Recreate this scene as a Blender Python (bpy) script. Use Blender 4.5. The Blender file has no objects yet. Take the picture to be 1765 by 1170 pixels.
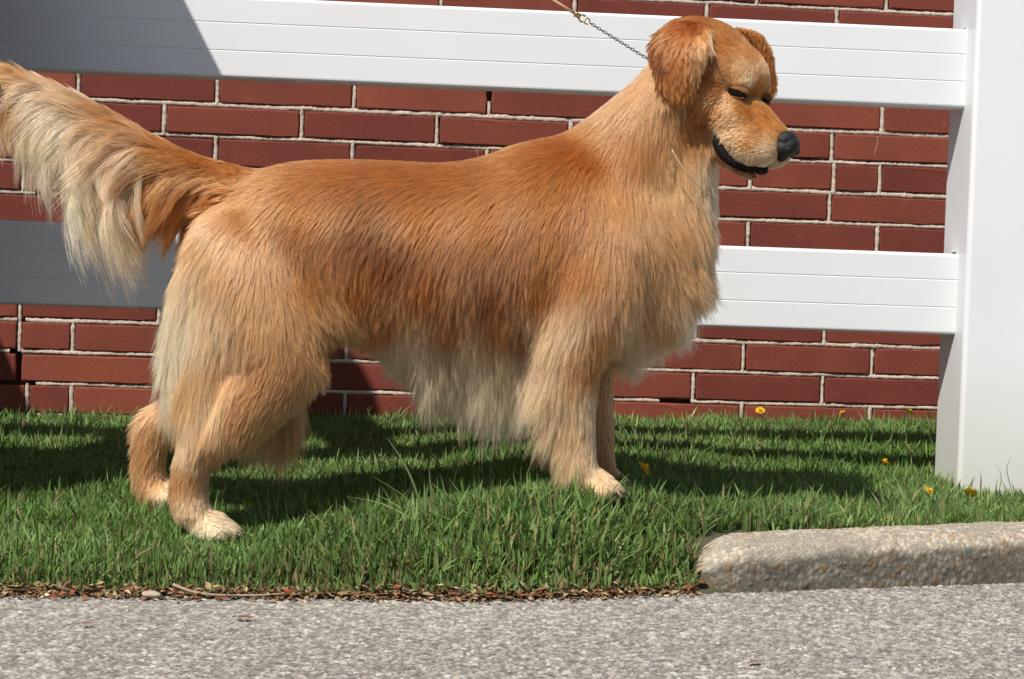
import bpy, bmesh, math, random
import numpy as np
from mathutils import Vector, Matrix, kdtree

RNG = np.random.default_rng(7)
random.seed(7)
sc = bpy.context.scene
COL = sc.collection

# ------------------------------------------------------------------ camera
F_PX, CX, CY = 2560.0, 882.5, 585.0
ROLL, PITCH, CAM_H = 0.0331, 0.0283, 0.39
_c, _s, _cp, _sp = math.cos(ROLL), math.sin(ROLL), math.cos(PITCH), math.sin(PITCH)
RV = np.array([_c, _s * _sp, _s * _cp])
UV = np.array([-_s, _c * _sp, _c * _cp])
FV = np.array([0, _cp, -_sp])
CV = np.array([0, 0, CAM_H])
cam_d = bpy.data.cameras.new('camera')
cam = bpy.data.objects.new('camera', cam_d)
COL.objects.link(cam)
cam.matrix_world = Matrix(((RV[0], UV[0], -FV[0], 0), (RV[1], UV[1], -FV[1], 0), (RV[2], UV[2], -FV[2], CAM_H), (0, 0, 0, 1)))
cam_d.sensor_width = 36.0
cam_d.lens = F_PX / 1765 * 36
cam_d.clip_start, cam_d.clip_end = 0.05, 500
sc.camera = cam

# ------------------------------------------------------------------ sky, sun, exposure
SUN = Vector((0.70, 1.0, -1.64)).normalized()       # direction the light travels
world = bpy.data.worlds.new('World')
sc.world = world
world.use_nodes = True
wn = world.node_tree
bg = wn.nodes['Background']
sky = wn.nodes.new('ShaderNodeTexSky')
sky.sky_type = 'NISHITA'
sky.sun_disc = False
sky.sun_elevation = math.asin(-SUN.z)
sky.sun_rotation = math.atan2(-SUN.x, -SUN.y)
wn.links.new(sky.outputs[0], bg.inputs[0])
bg.inputs[1].default_value = 0.068
sun_d = bpy.data.lights.new('sun', 'SUN')
sun_d.energy = 5.0
sun_d.angle = math.radians(0.55)
sun_d.color = (1.0, 0.955, 0.89)
sun = bpy.data.objects.new('sun', sun_d)
COL.objects.link(sun)
sun.rotation_euler = SUN.to_track_quat('-Z', 'Y').to_euler()
sun.location = (-3, -5, 9)
sc.view_settings.view_transform = 'Standard'
sc.view_settings.look = 'None'
sc.view_settings.exposure = 0.32
sc.view_settings.gamma = 1.0
sc.render.engine = 'CYCLES'
sc.cycles.use_denoising = True
sc.cycles.max_bounces = 10
sc.cycles.diffuse_bounces = 4
sc.cycles.glossy_bounces = 6
sc.cycles.transmission_bounces = 8
sc.cycles.sample_clamp_indirect = 6.0
sc.cycles_curves.shape = 'RIBBONS'
sc.cycles_curves.subdivisions = 2


# ------------------------------------------------------------------ helpers
def at(px, py, Y):
    """the point at depth Y seen at photograph pixel (px, py)"""
    d = FV + (px - CX) / F_PX * RV - (py - CY) / F_PX * UV
    return CV + d * (Y / d[1])


def proj(P):
    d = np.asarray(P, float) - CV
    z = d @ FV
    return CX + F_PX * (d @ RV) / z, CY - F_PX * (d @ UV) / z


def link(name, data, parent=None):
    o = bpy.data.objects.new(name, data)
    COL.objects.link(o)
    if parent is not None:
        o.parent = parent
    return o


def tag(o, label=None, cat=None, group=None, kind=None):
    if label: o['label'] = label
    if cat: o['category'] = cat
    if group: o['group'] = group
    if kind: o['kind'] = kind
    return o


def empty(name, loc=(0, 0, 0)):
    o = link(name, None)
    o.location = loc
    o.empty_display_size = 0.05
    bpy.context.view_layer.update()
    return o


def keep_world(o, parent):
    o.parent = parent
    o.matrix_parent_inverse = parent.matrix_world.inverted()
    return o


def np_mesh(name, verts, faces, mat=None, col=None, smooth=False):
    """faces: int array (n,3) or (n,4)"""
    me = bpy.data.meshes.new(name)
    verts = np.asarray(verts, np.float32)
    faces = np.asarray(faces, np.int32)
    n, k = faces.shape
    me.vertices.add(len(verts))
    me.vertices.foreach_set('co', verts.ravel())
    me.loops.add(n * k)
    me.loops.foreach_set('vertex_index', faces.ravel())
    me.polygons.add(n)
    me.polygons.foreach_set('loop_start', np.arange(0, n * k, k, dtype=np.int32))
    me.polygons.foreach_set('loop_total', np.full(n, k, np.int32))
    me.polygons.foreach_set('use_smooth', np.full(n, bool(smooth)))
    if col is not None:
        a = me.color_attributes.new('col', 'FLOAT_COLOR', 'POINT')
        c4 = np.ones((len(verts), 4), np.float32)
        c4[:, :3] = col
        a.data.foreach_set('color', c4.ravel())
    me.update()
    me.validate()
    if mat: me.materials.append(mat)
    return me


def bm_mesh(name, bm, mat=None, smooth=False):
    me = bpy.data.meshes.new(name)
    bm.normal_update()
    bm.to_mesh(me)
    bm.free()
    if smooth:
        for p in me.polygons: p.use_smooth = True
    if mat: me.materials.append(mat)
    return me


class NT:
    def __init__(self, name):
        self.m = bpy.data.materials.new(name)
        self.m.use_nodes = True
        self.t = self.m.node_tree
        self.b = self.t.nodes['Principled BSDF']
        self.out = self.t.nodes['Material Output']

    def n(self, typ, **kw):
        nd = self.t.nodes.new('ShaderNode' + typ)
        for k, v in kw.items():
            if k.startswith('i_'):
                nd.inputs[k[2:].replace('_', ' ')].default_value = v
            else:
                setattr(nd, k, v)
        return nd

    def l(self, a, b):
        self.t.links.new(a, b)

    def noise(self, scale, detail=4, rough=0.55, vec=None):
        nd = self.n('TexNoise')
        nd.inputs['Scale'].default_value = scale
        nd.inputs['Detail'].default_value = detail
        nd.inputs['Roughness'].default_value = rough
        if vec is None:
            tc = self.n('TexCoord')
            vec = tc.outputs['Object']
        self.l(vec, nd.inputs['Vector'])
        return nd

    def ramp(self, src, stops):
        r = self.n('ValToRGB')
        cr = r.color_ramp
        while len(cr.elements) < len(stops): cr.elements.new(0.5)
        for e, (p, c) in zip(cr.elements, stops):
            e.position = p
            e.color = (*c, 1) if len(c) == 3 else c
        self.l(src, r.inputs[0])
        return r

    def mix(self, fac, a, b, mode='MIX'):
        m = self.n('MixRGB', blend_type=mode)
        for i, v in ((0, fac), (1, a), (2, b)):
            if hasattr(v, 'is_linked') or hasattr(v, 'links'):
                self.l(v, m.inputs[i])
            elif isinstance(v, (int, float)):
                m.inputs[i].default_value = v
            else:
                m.inputs[i].default_value = (*v, 1)
        return m.outputs[0]

    def bump(self, h, strength=0.3, dist=0.002):
        b = self.n('Bump')
        b.inputs['Strength'].default_value = strength
        b.inputs['Distance'].default_value = dist
        self.l(h, b.inputs['Height'])
        self.l(b.outputs[0], self.b.inputs['Normal'])
        return b


def plain(name, color, rough=0.6, metal=0.0, spec=0.5, var=0.12, scale=60, bump=0.0):
    t = NT(name)
    nz = t.noise(scale)
    dark = tuple(c * (1 - var) for c in color)
    lite = tuple(min(1, c * (1 + var)) for c in color)
    r = t.ramp(nz.outputs[0], [(0.3, dark), (0.7, lite)])
    t.l(r.outputs[0], t.b.inputs['Base Color'])
    t.b.inputs['Roughness'].default_value = rough
    t.b.inputs['Metallic'].default_value = metal
    t.b.inputs['Specular IOR Level'].default_value = spec
    if bump: t.bump(nz.outputs[0], bump)
    return t.m


def vcol_mat(name, rough=0.9, spec=0.2, trans=0.0, fine=0.0, fine_scale=400):
    t = NT(name)
    a = t.n('Attribute', attribute_name='col')
    c = a.outputs['Color']
    if fine:
        nz = t.noise(fine_scale, 3)
        r = t.ramp(nz.outputs[0], [(0.25, (1 - fine,) * 3), (0.75, (1 + fine,) * 3)])
        c = t.mix(1.0, c, r.outputs[0], 'MULTIPLY')
        t.bump(nz.outputs[0], 0.25, 0.001)
    t.l(c, t.b.inputs['Base Color'])
    t.b.inputs['Roughness'].default_value = rough
    t.b.inputs['Specular IOR Level'].default_value = spec
    if trans:
        tr = t.n('BsdfTranslucent')
        t.l(c, tr.inputs['Color'])
        mx = t.n('MixShader')
        mx.inputs[0].default_value = trans
        t.l(t.b.outputs[0], mx.inputs[1])
        t.l(tr.outputs[0], mx.inputs[2])
        t.l(mx.outputs[0], t.out.inputs['Surface'])
    return t.m


def catmull(pts, sub):
    """pts (n,k) -> smooth interpolation"""
    P = np.asarray(pts, float)
    P = np.vstack([2 * P[0] - P[1], P, 2 * P[-1] - P[-2]])
    out = []
    for i in range(1, len(P) - 2):
        for j in range(sub):
            t = j / sub
            a, b, c, d = P[i - 1:i + 3]
            out.append(0.5 * (2 * b + (c - a) * t + (2 * a - 5 * b + 4 * c - d) * t * t + (3 * b - a - 3 * c + d) * t ** 3))
    out.append(P[-2])
    return np.array(out)


def tube_mesh(points, radius, seg=8, closed_caps=True):
    """round tube along a 3D polyline; radius scalar or list"""
    P = np.asarray(points, float)
    n = len(P)
    r = np.broadcast_to(np.asarray(radius, float), (n,))
    T = np.gradient(P, axis=0)
    T /= np.linalg.norm(T, axis=1)[:, None] + 1e-12
    ref = np.array([0, 0, 1.0]) if abs(T[0][2]) < 0.9 else np.array([1.0, 0, 0])
    V = []
    e1 = np.cross(T[0], ref); e1 /= np.linalg.norm(e1)
    for i in range(n):
        e1 = e1 - T[i] * (e1 @ T[i]); e1 /= np.linalg.norm(e1) + 1e-12
        e2 = np.cross(T[i], e1)
        a = np.linspace(0, 2 * np.pi, seg, endpoint=False)
        V.append(P[i] + r[i] * (np.cos(a)[:, None] * e1 + np.sin(a)[:, None] * e2))
    V = np.concatenate(V)
    Fq = []
    for i in range(n - 1):
        for j in range(seg):
            Fq.append((i * seg + j, i * seg + (j + 1) % seg, (i + 1) * seg + (j + 1) % seg, (i + 1) * seg + j))
    tri = []
    for q in Fq: tri += [(q[0], q[1], q[2]), (q[0], q[2], q[3])]
    c0, c1 = len(V), len(V) + 1
    V = np.vstack([V, P[0], P[-1]])
    for j in range(seg):
        tri.append((c0, (j + 1) % seg, j))
        tri.append((c1, (n - 1) * seg + j, (n - 1) * seg + (j + 1) % seg))
    return V, np.array(tri)


def vnoise(x, y, seed=0, octaves=3):
    """cheap smooth value noise on arrays, 0..1"""
    r = np.random.default_rng(seed)
    tab = r.random((64, 64))
    tot = np.zeros_like(np.asarray(x, float)); amp = 1.0; nrm = 0
    for o in range(octaves):
        xi, yi = np.floor(x).astype(int), np.floor(y).astype(int)
        fx, fy = x - xi, y - yi
        fx = fx * fx * (3 - 2 * fx); fy = fy * fy * (3 - 2 * fy)
        g = lambda a, b: tab[a % 64, b % 64]
        v = (g(xi, yi) * (1 - fx) + g(xi + 1, yi) * fx) * (1 - fy) + (g(xi, yi + 1) * (1 - fx) + g(xi + 1, yi + 1) * fx) * fy
        tot += v * amp; nrm += amp; amp *= 0.5; x = x * 2.03 + 7.1; y = y * 2.03 + 3.7
    return tot / nrm


def grains(x, y, cell, seed):
    """jittered-cell pebbles: returns dome height 0..1 and a random id 0..1 for each point"""
    r = np.random.default_rng(seed)
    T = r.random((128, 128, 4))
    gx, gy = x / cell, y / cell
    ix, iy = np.floor(gx).astype(int), np.floor(gy).astype(int)
    best = np.full(x.shape, 9.0); second = np.full(x.shape, 9.0); rid = np.zeros(x.shape)
    for dx in (-1, 0, 1):
        for dy in (-1, 0, 1):
            t = T[(ix + dx) % 128, (iy + dy) % 128]
            d = np.hypot(ix + dx + t[..., 0] - gx, iy + dy + t[..., 1] - gy) / (0.7 + 0.6 * t[..., 2])
            m = d < best
            second = np.where(m, best, np.minimum(second, d))
            rid = np.where(m, t[..., 3], rid)
            best = np.where(m, d, best)
    return np.clip((second - best) * 1.6, 0, 1) ** 0.6, rid


# ------------------------------------------------------------------ ground heights
def road_edge(X):
    X = np.asarray(X, float)
    y = np.interp(X, [-3, -0.63, 0.013, 0.285, 0.74, 1.0, 1.4, 2.0, 4], [1.60, 1.82, 1.89, 1.985, 2.14, 2.21, 2.27, 2.30, 2.32])
    return y


def lawn_z(X, Y):
    X = np.asarray(X, float); Y = np.asarray(Y, float)
    near = np.interp(X, [-1, -0.4, -0.1, 0.12, 0.3, 0.8, 1.5], [0.018, 0.024, 0.062, 0.110, 0.076, 0.036, 0.036])
    far = 0.107 + 0.016 * np.clip(X, -2, 2)
    t = np.clip((Y - 2.1) / 1.1, 0, 1) ** 1.8
    z = near * (1 - t) + far * t
    e = np.clip((Y - road_edge(X)) / 0.20, 0, 1)
    lip = np.interp(X, [0.25, 0.33], [0.002, 0.050])
    z = lip + (z - lip) * (e * e * (3 - 2 * e))
    return z + 0.006 * (vnoise(X * 6, Y * 6, 3) - 0.5)


# ------------------------------------------------------------------ large setting: ground, road, lawn soil
M_ground = plain('soil', (0.10, 0.075, 0.05), 0.95, var=0.3, scale=25, bump=0.4)
g = np.array([[-60, -60, -0.03], [60, -60, -0.03], [60, 60, -0.03], [-60, 60, -0.03]])
tag(link('ground', np_mesh('ground', g, [[0, 1, 2, 3]], M_ground)), kind='structure')

M_road = vcol_mat('asphalt', 0.92, 0.25, fine=0.18, fine_scale=900)


def road_cols(x, y):
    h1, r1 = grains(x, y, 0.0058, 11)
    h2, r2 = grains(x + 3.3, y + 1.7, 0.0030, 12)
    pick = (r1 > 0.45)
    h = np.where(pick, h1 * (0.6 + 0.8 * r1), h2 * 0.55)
    tone = np.where(pick, r1, r2)
    patch = vnoise(x * 5, y * 5, 5)
    base = 0.155 + 0.20 * tone ** 1.7 + 0.05 * (patch - 0.5)
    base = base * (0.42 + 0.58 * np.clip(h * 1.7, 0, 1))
    warm = (vnoise(tone * 37, tone * 11, 8, 1) - 0.5) * 0.10
    c = np.stack([base * (1.09 + warm), base, base * (0.87 - warm)], -1)
    c = np.where((tone > 0.955)[..., None], np.array([0.42, 0.40, 0.35]), c)
    c = np.where((tone < 0.47)[..., None] & pick[..., None], c * 0.6, c)
    return h, c


nx, ny = 800, 300
xs = np.linspace(-0.90, 1.02, nx)
Xg = np.repeat(xs[None], ny, 0)
tt = np.linspace(0, 1, ny)[:, None]
Yg = 1.42 + tt * (road_edge(Xg) + 0.02 - 1.42)
hh, cc = road_cols(Xg, Yg)
Zg = hh * 0.0019 + 0.004 * (vnoise(Xg * 3, Yg * 3, 6) - 0.5)
idx = np.arange(nx * ny).reshape(ny, nx)
quads = np.stack([idx[:-1, :-1], idx[:-1, 1:], idx[1:, 1:], idx[1:, :-1]], -1).reshape(-1, 4)
road = tag(link('road', np_mesh('road', np.stack([Xg, Yg, Zg], -1).reshape(-1, 3), quads, M_road, cc.reshape(-1, 3))), kind='structure')
# the wider, coarser sheet of the same asphalt round the detailed strip
t = NT('asphalt_far')
vo = t.n('TexVoronoi'); vo.inputs['Scale'].default_value = 150
tc = t.n('TexCoord'); t.l(tc.outputs['Object'], vo.inputs['Vector'])
rp = t.ramp(vo.outputs['Color'], [(0.1, (0.17, 0.16, 0.15)), (0.9, (0.36, 0.34, 0.31))])
t.l(rp.outputs[0], t.b.inputs['Base Color']); t.b.inputs['Roughness'].default_value = 0.92
t.bump(vo.outputs['Distance'], 0.6, 0.003)
M_road_far = t.m
V, Q = [], []
for x0, x1, n in ((-9, -0.90, 24), (-0.90, 1.02, 16), (1.02, 9, 24)):
    b = len(V)
    for x in np.linspace(x0, x1, n):
        ye = float(road_edge(x)) + 0.02
        V += [(x, -9, -0.002), (x, 1.42 if x0 == -0.90 else ye, -0.002)]
    for i in range(n - 1): Q.append((b + 2 * i, b + 2 * i + 2, b + 2 * i + 3, b + 2 * i + 1))
keep = link('road_surface', np_mesh('road_surface', V, Q, M_road_far), road)

# wall and fence planes: Y = D + X tan(psi)
PW, PF = 0.0797, 0.0598
DW, DF = 3.25, 2.60
M_lawnsoil = plain('lawn_soil', (0.055, 0.05, 0.025), 0.95, var=0.35, scale=40, bump=0.5)
nx, ny = 260, 90
xs = np.concatenate([np.linspace(-4, -1.3, 30), np.linspace(-1.25, 1.4, 200), np.linspace(1.45, 4, 30)])
Xg = np.repeat(xs[None], ny, 0)
tt = np.linspace(0, 1, ny)[:, None]
Y0 = road_edge(Xg) + np.interp(Xg, [0.27, 0.31], [0.0, 0.03]); Y1 = DW + Xg * math.tan(PW) + 0.02
Yg = Y0 + tt * (Y1 - Y0)
Zg = lawn_z(Xg, Yg)
Yg[0] -= 0.02; Zg[0] = -0.02
idx = np.arange(len(xs) * ny).reshape(ny, len(xs))
quads = np.stack([idx[:-1, :-1], idx[:-1, 1:], idx[1:, 1:], idx[1:, :-1]], -1).reshape(-1, 4)
tag(link('lawn', np_mesh('lawn', np.stack([Xg, Yg, Zg], -1).reshape(-1, 3), quads, M_lawnsoil, smooth=True)), kind='structure')

# ------------------------------------------------------------------ brick wall
Z0W = 0.12045 * DW + CAM_H            # height of the bed joint under course 0
DZ, LB, JT = 0.02081 * DW, 0.2920, 0.0118
wall = empty('brick_wall', (0, DW, 0))
wall.rotation_euler = (0, 0, PW)
tag(wall, 'red brown brick wall with pale mortar joints behind the white fence', 'wall')
bpy.context.view_layer.update()

t = NT('brick')
oi = t.n('ObjectInfo')
tc = t.n('TexCoord')
add = t.n('VectorMath', operation='ADD')
sclv = t.n('VectorMath', operation='SCALE'); sclv.inputs['Scale'].default_value = 30
t.l(oi.outputs['Location'], sclv.inputs[0])
t.l(tc.outputs['Object'], add.inputs[0]); t.l(sclv.outputs[0], add.inputs[1])
n1 = t.noise(7, 3, 0.5, add.outputs[0])
n2 = t.noise(260, 4, 0.65, add.outputs[0])
n3 = t.noise(28, 5, 0.6, add.outputs[0])
c1 = t.ramp(oi.outputs['Random'], [(0.0, (0.132, 0.027, 0.0175)), (0.5, (0.168, 0.038, 0.022)), (1.0, (0.210, 0.052, 0.028))])
m1 = t.ramp(n1.outputs[0], [(0.3, (0.86, 0.84, 0.84)), (0.7, (1.12, 1.12, 1.10))])
m2 = t.ramp(n2.outputs[0], [(0.28, (0.76, 0.74, 0.72)), (0.5, (1, 1, 1)), (0.75, (1.12, 1.14, 1.16))])
m3 = t.ramp(n3.outputs[0], [(0.64, (0, 0, 0)), (0.78, (1, 1, 1))])
col = t.mix(1, c1.outputs[0], m1.outputs[0], 'MULTIPLY')
col = t.mix(1, col, m2.outputs[0], 'MULTIPLY')
fm = t.n('Math', operation='MULTIPLY'); fm.inputs[1].default_value = 0.16
t.l(m3.outputs[0], fm.inputs[0])
col = t.mix(fm.outputs[0], col, (0.36, 0.20, 0.15))
t.l(col, t.b.inputs['Base Color'])
t.b.inputs['Roughness'].default_value = 0.85
t.b.inputs['Specular IOR Level'].default_value = 0.3
t.bump(n2.outputs[0], 0.35, 0.0012)
M_brick = t.m


def brick_mesh(seed):
    """unit-length brick, face on y=0, slightly worn arris; about 50 faces' worth"""
    r = random.Random(seed)
    bm = bmesh.new()
    nx_ = 8
    hw, d = DZ / 2 - JT / 2, 0.05
    front, edge, back = [], [], []
    ring_f, ring_e, ring_b = [], [], []
    peri = [(-0.5 + i / nx_, -1) for i in range(nx_)] + [(0.5, -1), (0.5, 0)] + [(0.5 - i / nx_, 1) for i in range(nx_)] + [(-0.5, 1), (-0.5, 0)]
    for (u, v) in peri:
        cor = abs(u) == 0.5 and abs(v) == 1
        jz = r.uniform(-0.0011, 0.0006); jx = r.uniform(-0.0011, 0.0006)
        ins = 0.0022 + (0.002 if cor else 0) + max(0, r.gauss(0, 0.0008))
        L = LB - JT
        ex = u * L + (math.copysign(jx, u) if abs(u) == 0.5 else 0)
        ez = v * hw + math.copysign(jz, v) * (v != 0)
        cx_ = 0.0015 * math.copysign(1, u) if cor else 0
        ring_e.append(bm.verts.new((ex - cx_, 0.0016, ez)))
        ring_b.append(bm.verts.new((ex, d, ez)))
        fx = ex - math.copysign(ins, u) * (abs(u) == 0.5)
        fz = ez - math.copysign(ins, v) * (abs(v) == 1)
        ring_f.append(bm.verts.new((fx, r.uniform(-0.0003, 0.0003), fz)))
    n = len(peri)
    bm.faces.new(ring_f)
    for i in range(n):
        j = (i + 1) % n
        bm.faces.new((ring_e[i], ring_e[j], ring_f[j], ring_f[i]))
        bm.faces.new((ring_b[i], ring_b[j], ring_e[j], ring_e[i]))
    bmesh.ops.recalc_face_normals(bm, faces=bm.faces)
    return bm_mesh('brick', bm, M_brick)


BR = [brick_mesh(i) for i in range(9)]
CUT = {2: [0.705], 8: [-1.054], 10: [-1.035]}
COURSES = range(-9, 12)
JOINTS = []                      # (course, s)
S0, S1 = -1.75, 1.95
for k in COURSES:
    ph = 0.225 if k % 2 == 0 else 0.114
    js = [ph + LB * i for i in range(-8, 9)]
    js = sorted([j for j in js if S0 < j < S1] + CUT.get(k, []))
    JOINTS += [(k, j) for j in js]
    zc = Z0W - (k - 0.5) * DZ
    for a, b in zip(js[:-1], js[1:]):
        L = b - a
        o = link('brick', BR[random.randrange(9)], wall)
        o.location = ((a + b) / 2, random.uniform(-0.0012, 0.0010), zc + random.uniform(-0.0008, 0.0008))
        o.scale = ((L - JT) / (LB - JT), 1, 1)
        o.rotation_euler = (random.uniform(-0.012, 0.006), random.gauss(0, 0.0022), random.gauss(0, 0.004))

# mortar: ragged strips with their own relief, left out where it has fallen away
MV, MQ, MC = [], [], []


def mortar_strip(p0, p1, half, gaps=(), seed=0):
    r = np.random.default_rng(seed)
    p0, p1 = np.array(p0), np.array(p1)
    Ls = np.linalg.norm(p1 - p0)
    n = max(4, int(Ls / 0.0035))
    u = np.linspace(0, 1, n)
    d = (p1 - p0) / Ls
    nrm = np.array([-d[1], d[0]])
    w = half * (1 + 0.18 * r.standard_normal(n))
    w = np.clip(np.convolve(w, [0.25, 0.5, 0.25], 'same'), half * 0.55, half * 1.25)
    off = 0.0005 * np.convolve(r.standard_normal(n + 20), np.ones(21) / 4.6, 'valid')[:n]
    y0 = 0.0017 + 0.0008 * np.convolve(r.standard_normal(n + 8), np.ones(9) / 3, 'valid')[:n]
    b = len(MV)
    rows = [(-1.0, 0.012), (-0.8, 0.0012), (-0.15, -0.0004), (0.45, 0.0004), (0.85, 0.0022), (1.0, 0.012)]
    for i in range(n):
        c = p0 + d * Ls * u[i] + nrm * off[i]
        for (f, dy) in rows:
            q = c + nrm * f * w[i]
            MV.append((q[0], y0[i] + dy + r.normal(0, 0.0005), q[1]))
            tone = 0.43 + 0.05 * r.standard_normal()
            MC.append((tone * 1.06, tone * 0.87, tone * 0.70))
    for i in range(n - 1):
        if any(g0 <= Ls * u[i] <= g1 for g0, g1 in gaps): continue
        for j in range(5):
            MQ.append((b + i * 6 + j, b + i * 6 + j + 1, b + (i + 1) * 6 + j + 1, b + (i + 1) * 6 + j))


for k in COURSES:
    z = Z0W - k * DZ
    gaps = []
    if k == 9: gaps = [(0, -1.02 - S0), (0.13 - S0 + 0.2, 0.40 - S0)]
    if k == 8: gaps = [(-1.075 - S0, -1.05 - S0)]
    if k == 7: gaps = [(-1.062 - S0, -1.045 - S0)]
    if k == 3: gaps = [(-1.03 - S0, -1.0 - S0)]
    hw = JT / 2 * (1.12 if k in (0, 7, 2) else 0.92)
    mortar_strip((S0, z), (S1, z), hw, gaps, 100 + k)
for (k, s) in JOINTS:
    zc = Z0W - (k - 0.5) * DZ
    gaps = []
    if k == 9 and s < -1.0: gaps = [(0, 9)]
    if k == 0 and -0.1 < s < 0: gaps = [(DZ * 0.45, 9)]
    if k == 4 and s < -1.0: gaps = [(0, DZ * 0.5)]
    mortar_strip((s, zc - DZ / 2), (s, zc + DZ / 2), JT / 2 * random.uniform(0.72, 1.0), gaps, int(1000 + k * 50 + s * 10))
M_mortar = vcol_mat('mortar', 0.95, 0.15, fine=0.22, fine_scale=700)
link('mortar', np_mesh('mortar', MV, MQ, M_mortar, MC, smooth=True), wall)
# thin drips of old mortar run down some brick faces
DV, DT = [], []
for s, za, zb in ((-0.092, Z0W - 0.006, Z0W - DZ + 0.008), (-0.089, Z0W - DZ - 0.005, Z0W - 2 * DZ + 0.02), (0.797, Z0W - 0.006, Z0W - DZ + 0.010),
                  (0.862, Z0W + DZ - 0.012, Z0W + 0.016)):
    nn = 14
    pts = [(s + 0.0035 * math.sin(i * 0.3 + s * 9) + random.gauss(0, .0003), 0.0004, za + (zb - za) * i / (nn - 1)) for i in range(nn)]
    v, tr = tube_mesh(pts, [0.0011 * random.uniform(0.5, 1.1) for _ in pts], 5)
    DT += [tuple(np.array(q) + len(DV)) for q in tr]; DV += [tuple(p) for p in v]
M_drip = plain('mortar_drip', (0.34, 0.20, 0.15), 0.95, var=0.2, scale=300)
link('mortar_drip', np_mesh('mortar_drip', DV, DT, M_drip, smooth=True), wall)
M_back = plain('wall_core', (0.06, 0.035, 0.028), 0.95)
zt, zb = Z0W + 10 * DZ, Z0W - 11.5 * DZ
bm = bmesh.new()
bmesh.ops.create_cube(bm, size=1, matrix=Matrix.Translation(((S0 + S1) / 2, 0.09, (zt + zb) / 2)) @ Matrix.Diagonal((S1 - S0, 0.14, zt - zb, 1)))
link('wall_core', bm_mesh('wall_core', bm, M_back), wall)

# ------------------------------------------------------------------ fence
t = NT('white_vinyl')
nz = t.noise(3.0, 3)
rp = t.ramp(nz.outputs[0], [(0.3, (0.63, 0.645, 0.655)), (0.7, (0.68, 0.69, 0.695))])
nz2 = t.noise(45, 5, 0.7)
dirt = t.ramp(nz2.outputs[0], [(0.60, (1, 1, 1)), (0.80, (0.93, 0.92, 0.89))])
geo = t.n('NewGeometry'); sx = t.n('SeparateXYZ'); t.l(geo.outputs['Position'], sx.inputs[0])
splash = t.ramp(sx.outputs['Z'], [(0.10, (0.90, 0.88, 0.80)), (0.32, (1, 1, 1))])
col = t.mix(1, rp.outputs[0], dirt.outputs[0], 'MULTIPLY')
col = t.mix(1, col, splash.outputs[0], 'MULTIPLY')
t.l(col, t.b.inputs['Base Color'])
t.b.inputs['Roughness'].default_value = 0.38
t.b.inputs['Specular IOR Level'].default_value = 0.45
M_vinyl = t.m
M_dark = plain('dark_gap', (0.015, 0.014, 0.013), 0.9)

PX0 = 0.7905                       # fence-local x of the right post's left face
fence = empty('fence', (0, DF, 0))
fence.rotation_euler = (0, 0, PF)
tag(fence, 'white vinyl two rail fence with a square post in front of the brick wall', 'fence')
bpy.context.view_layer.update()


def rail_mesh(L, h, th):
    """hollow-look rail: rounded profile in (y,z) with two fine grooves on the front, extruded along x"""
    r = 0.006
    prof = []
    def arc(cy, cz, a0, a1):
        for i in range(5):
            a = math.radians(a0 + (a1 - a0) * i / 4)
            prof.append((cy + r * math.cos(a), cz + r * math.sin(a)))
    arc(th - r, h - r, 0, 90)
    arc(r, h - r, 90, 180)
    for gz in (0.675 * h, 0.335 * h):
        prof.extend([(0, gz + 0.0013), (0.0007, gz + 0.0004), (0.0007, gz - 0.0004), (0, gz - 0.0013)])
    arc(r, r, 180, 270)
    arc(th - r, r, 270, 360)
    n = len(prof)
    xs_ = np.linspace(0, L, 25)
    V = [(x, p[0] + 0.0008 * math.sin(x * 2.2), p[1]) for x in xs_ for p in prof]
    Q = []
    for i in range(len(xs_) - 1):
        for j in range(n):
            Q.append((i * n + j, i * n + (j + 1) % n, (i + 1) * n + (j + 1) % n, (i + 1) * n + j))
    return np_mesh('rail', V, np.array(Q)[:, ::-1], M_vinyl)


POST_W = 0.127
RAIL_T = 0.038
x_left = PX0 - 2.44
ry = 0.0
for (zlo, zhi) in ((0.1392, 0.1932), (-0.0156, 0.0399)):
    h = (zhi - zlo) * DF
    o = link('rail', rail_mesh(PX0 + 0.03 - (x_left + POST_W - 0.03), h, RAIL_T), fence)
    o.location = (x_left + POST_W - 0.03, ry, zlo * DF + CAM_H)
    # the routed hole in the post is a little taller than the rail
    for side_x in (PX0,):
        bm = bmesh.new()
        bmesh.ops.create_cube(bm, size=1, matrix=Matrix.Translation((side_x - 0.0004, ry + 0.021, zhi * DF + CAM_H + 0.0012)) @ Matrix.Diagonal((0.0012, 0.019, 0.0045, 1)))
        link('rail_slot', bm_mesh('rail_slot', bm, M_dark), fence)


def post_mesh(w, h):
    bm = bmesh.new()
    bmesh.ops.create_cube(bm, size=1, matrix=Matrix.Translation((w / 2, w / 2, h / 2)) @ Matrix.Diagonal((w, w, h, 1)))
    ed = [e for e in bm.edges if abs(e.verts[0].co.z - e.verts[1].co.z) > 0.1]
    bmesh.ops.bevel(bm, geom=ed, offset=0.0085, segments=5, affect='EDGES', profile=0.5)
    return bm_mesh('post', bm, M_vinyl, smooth=False)


def cap_mesh(w):
    bm = bmesh.new()
    a = 0.012
    lo = [bm.verts.new(p) for p in ((-a, -a, 0), (w + a, -a, 0), (w + a, w + a, 0), (-a, w + a, 0))]
    hi = [bm.verts.new((v.co.x, v.co.y, 0.02)) for v in lo]
    top = bm.verts.new((w / 2, w / 2, 0.055))
    for i in range(4):
        j = (i + 1) % 4
        bm.faces.new((lo[i], lo[j], hi[j], hi[i])); bm.faces.new((hi[i], hi[j], top))
    bm.faces.new(lo[::-1])
    return bm_mesh('post_cap', bm, M_vinyl)


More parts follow.
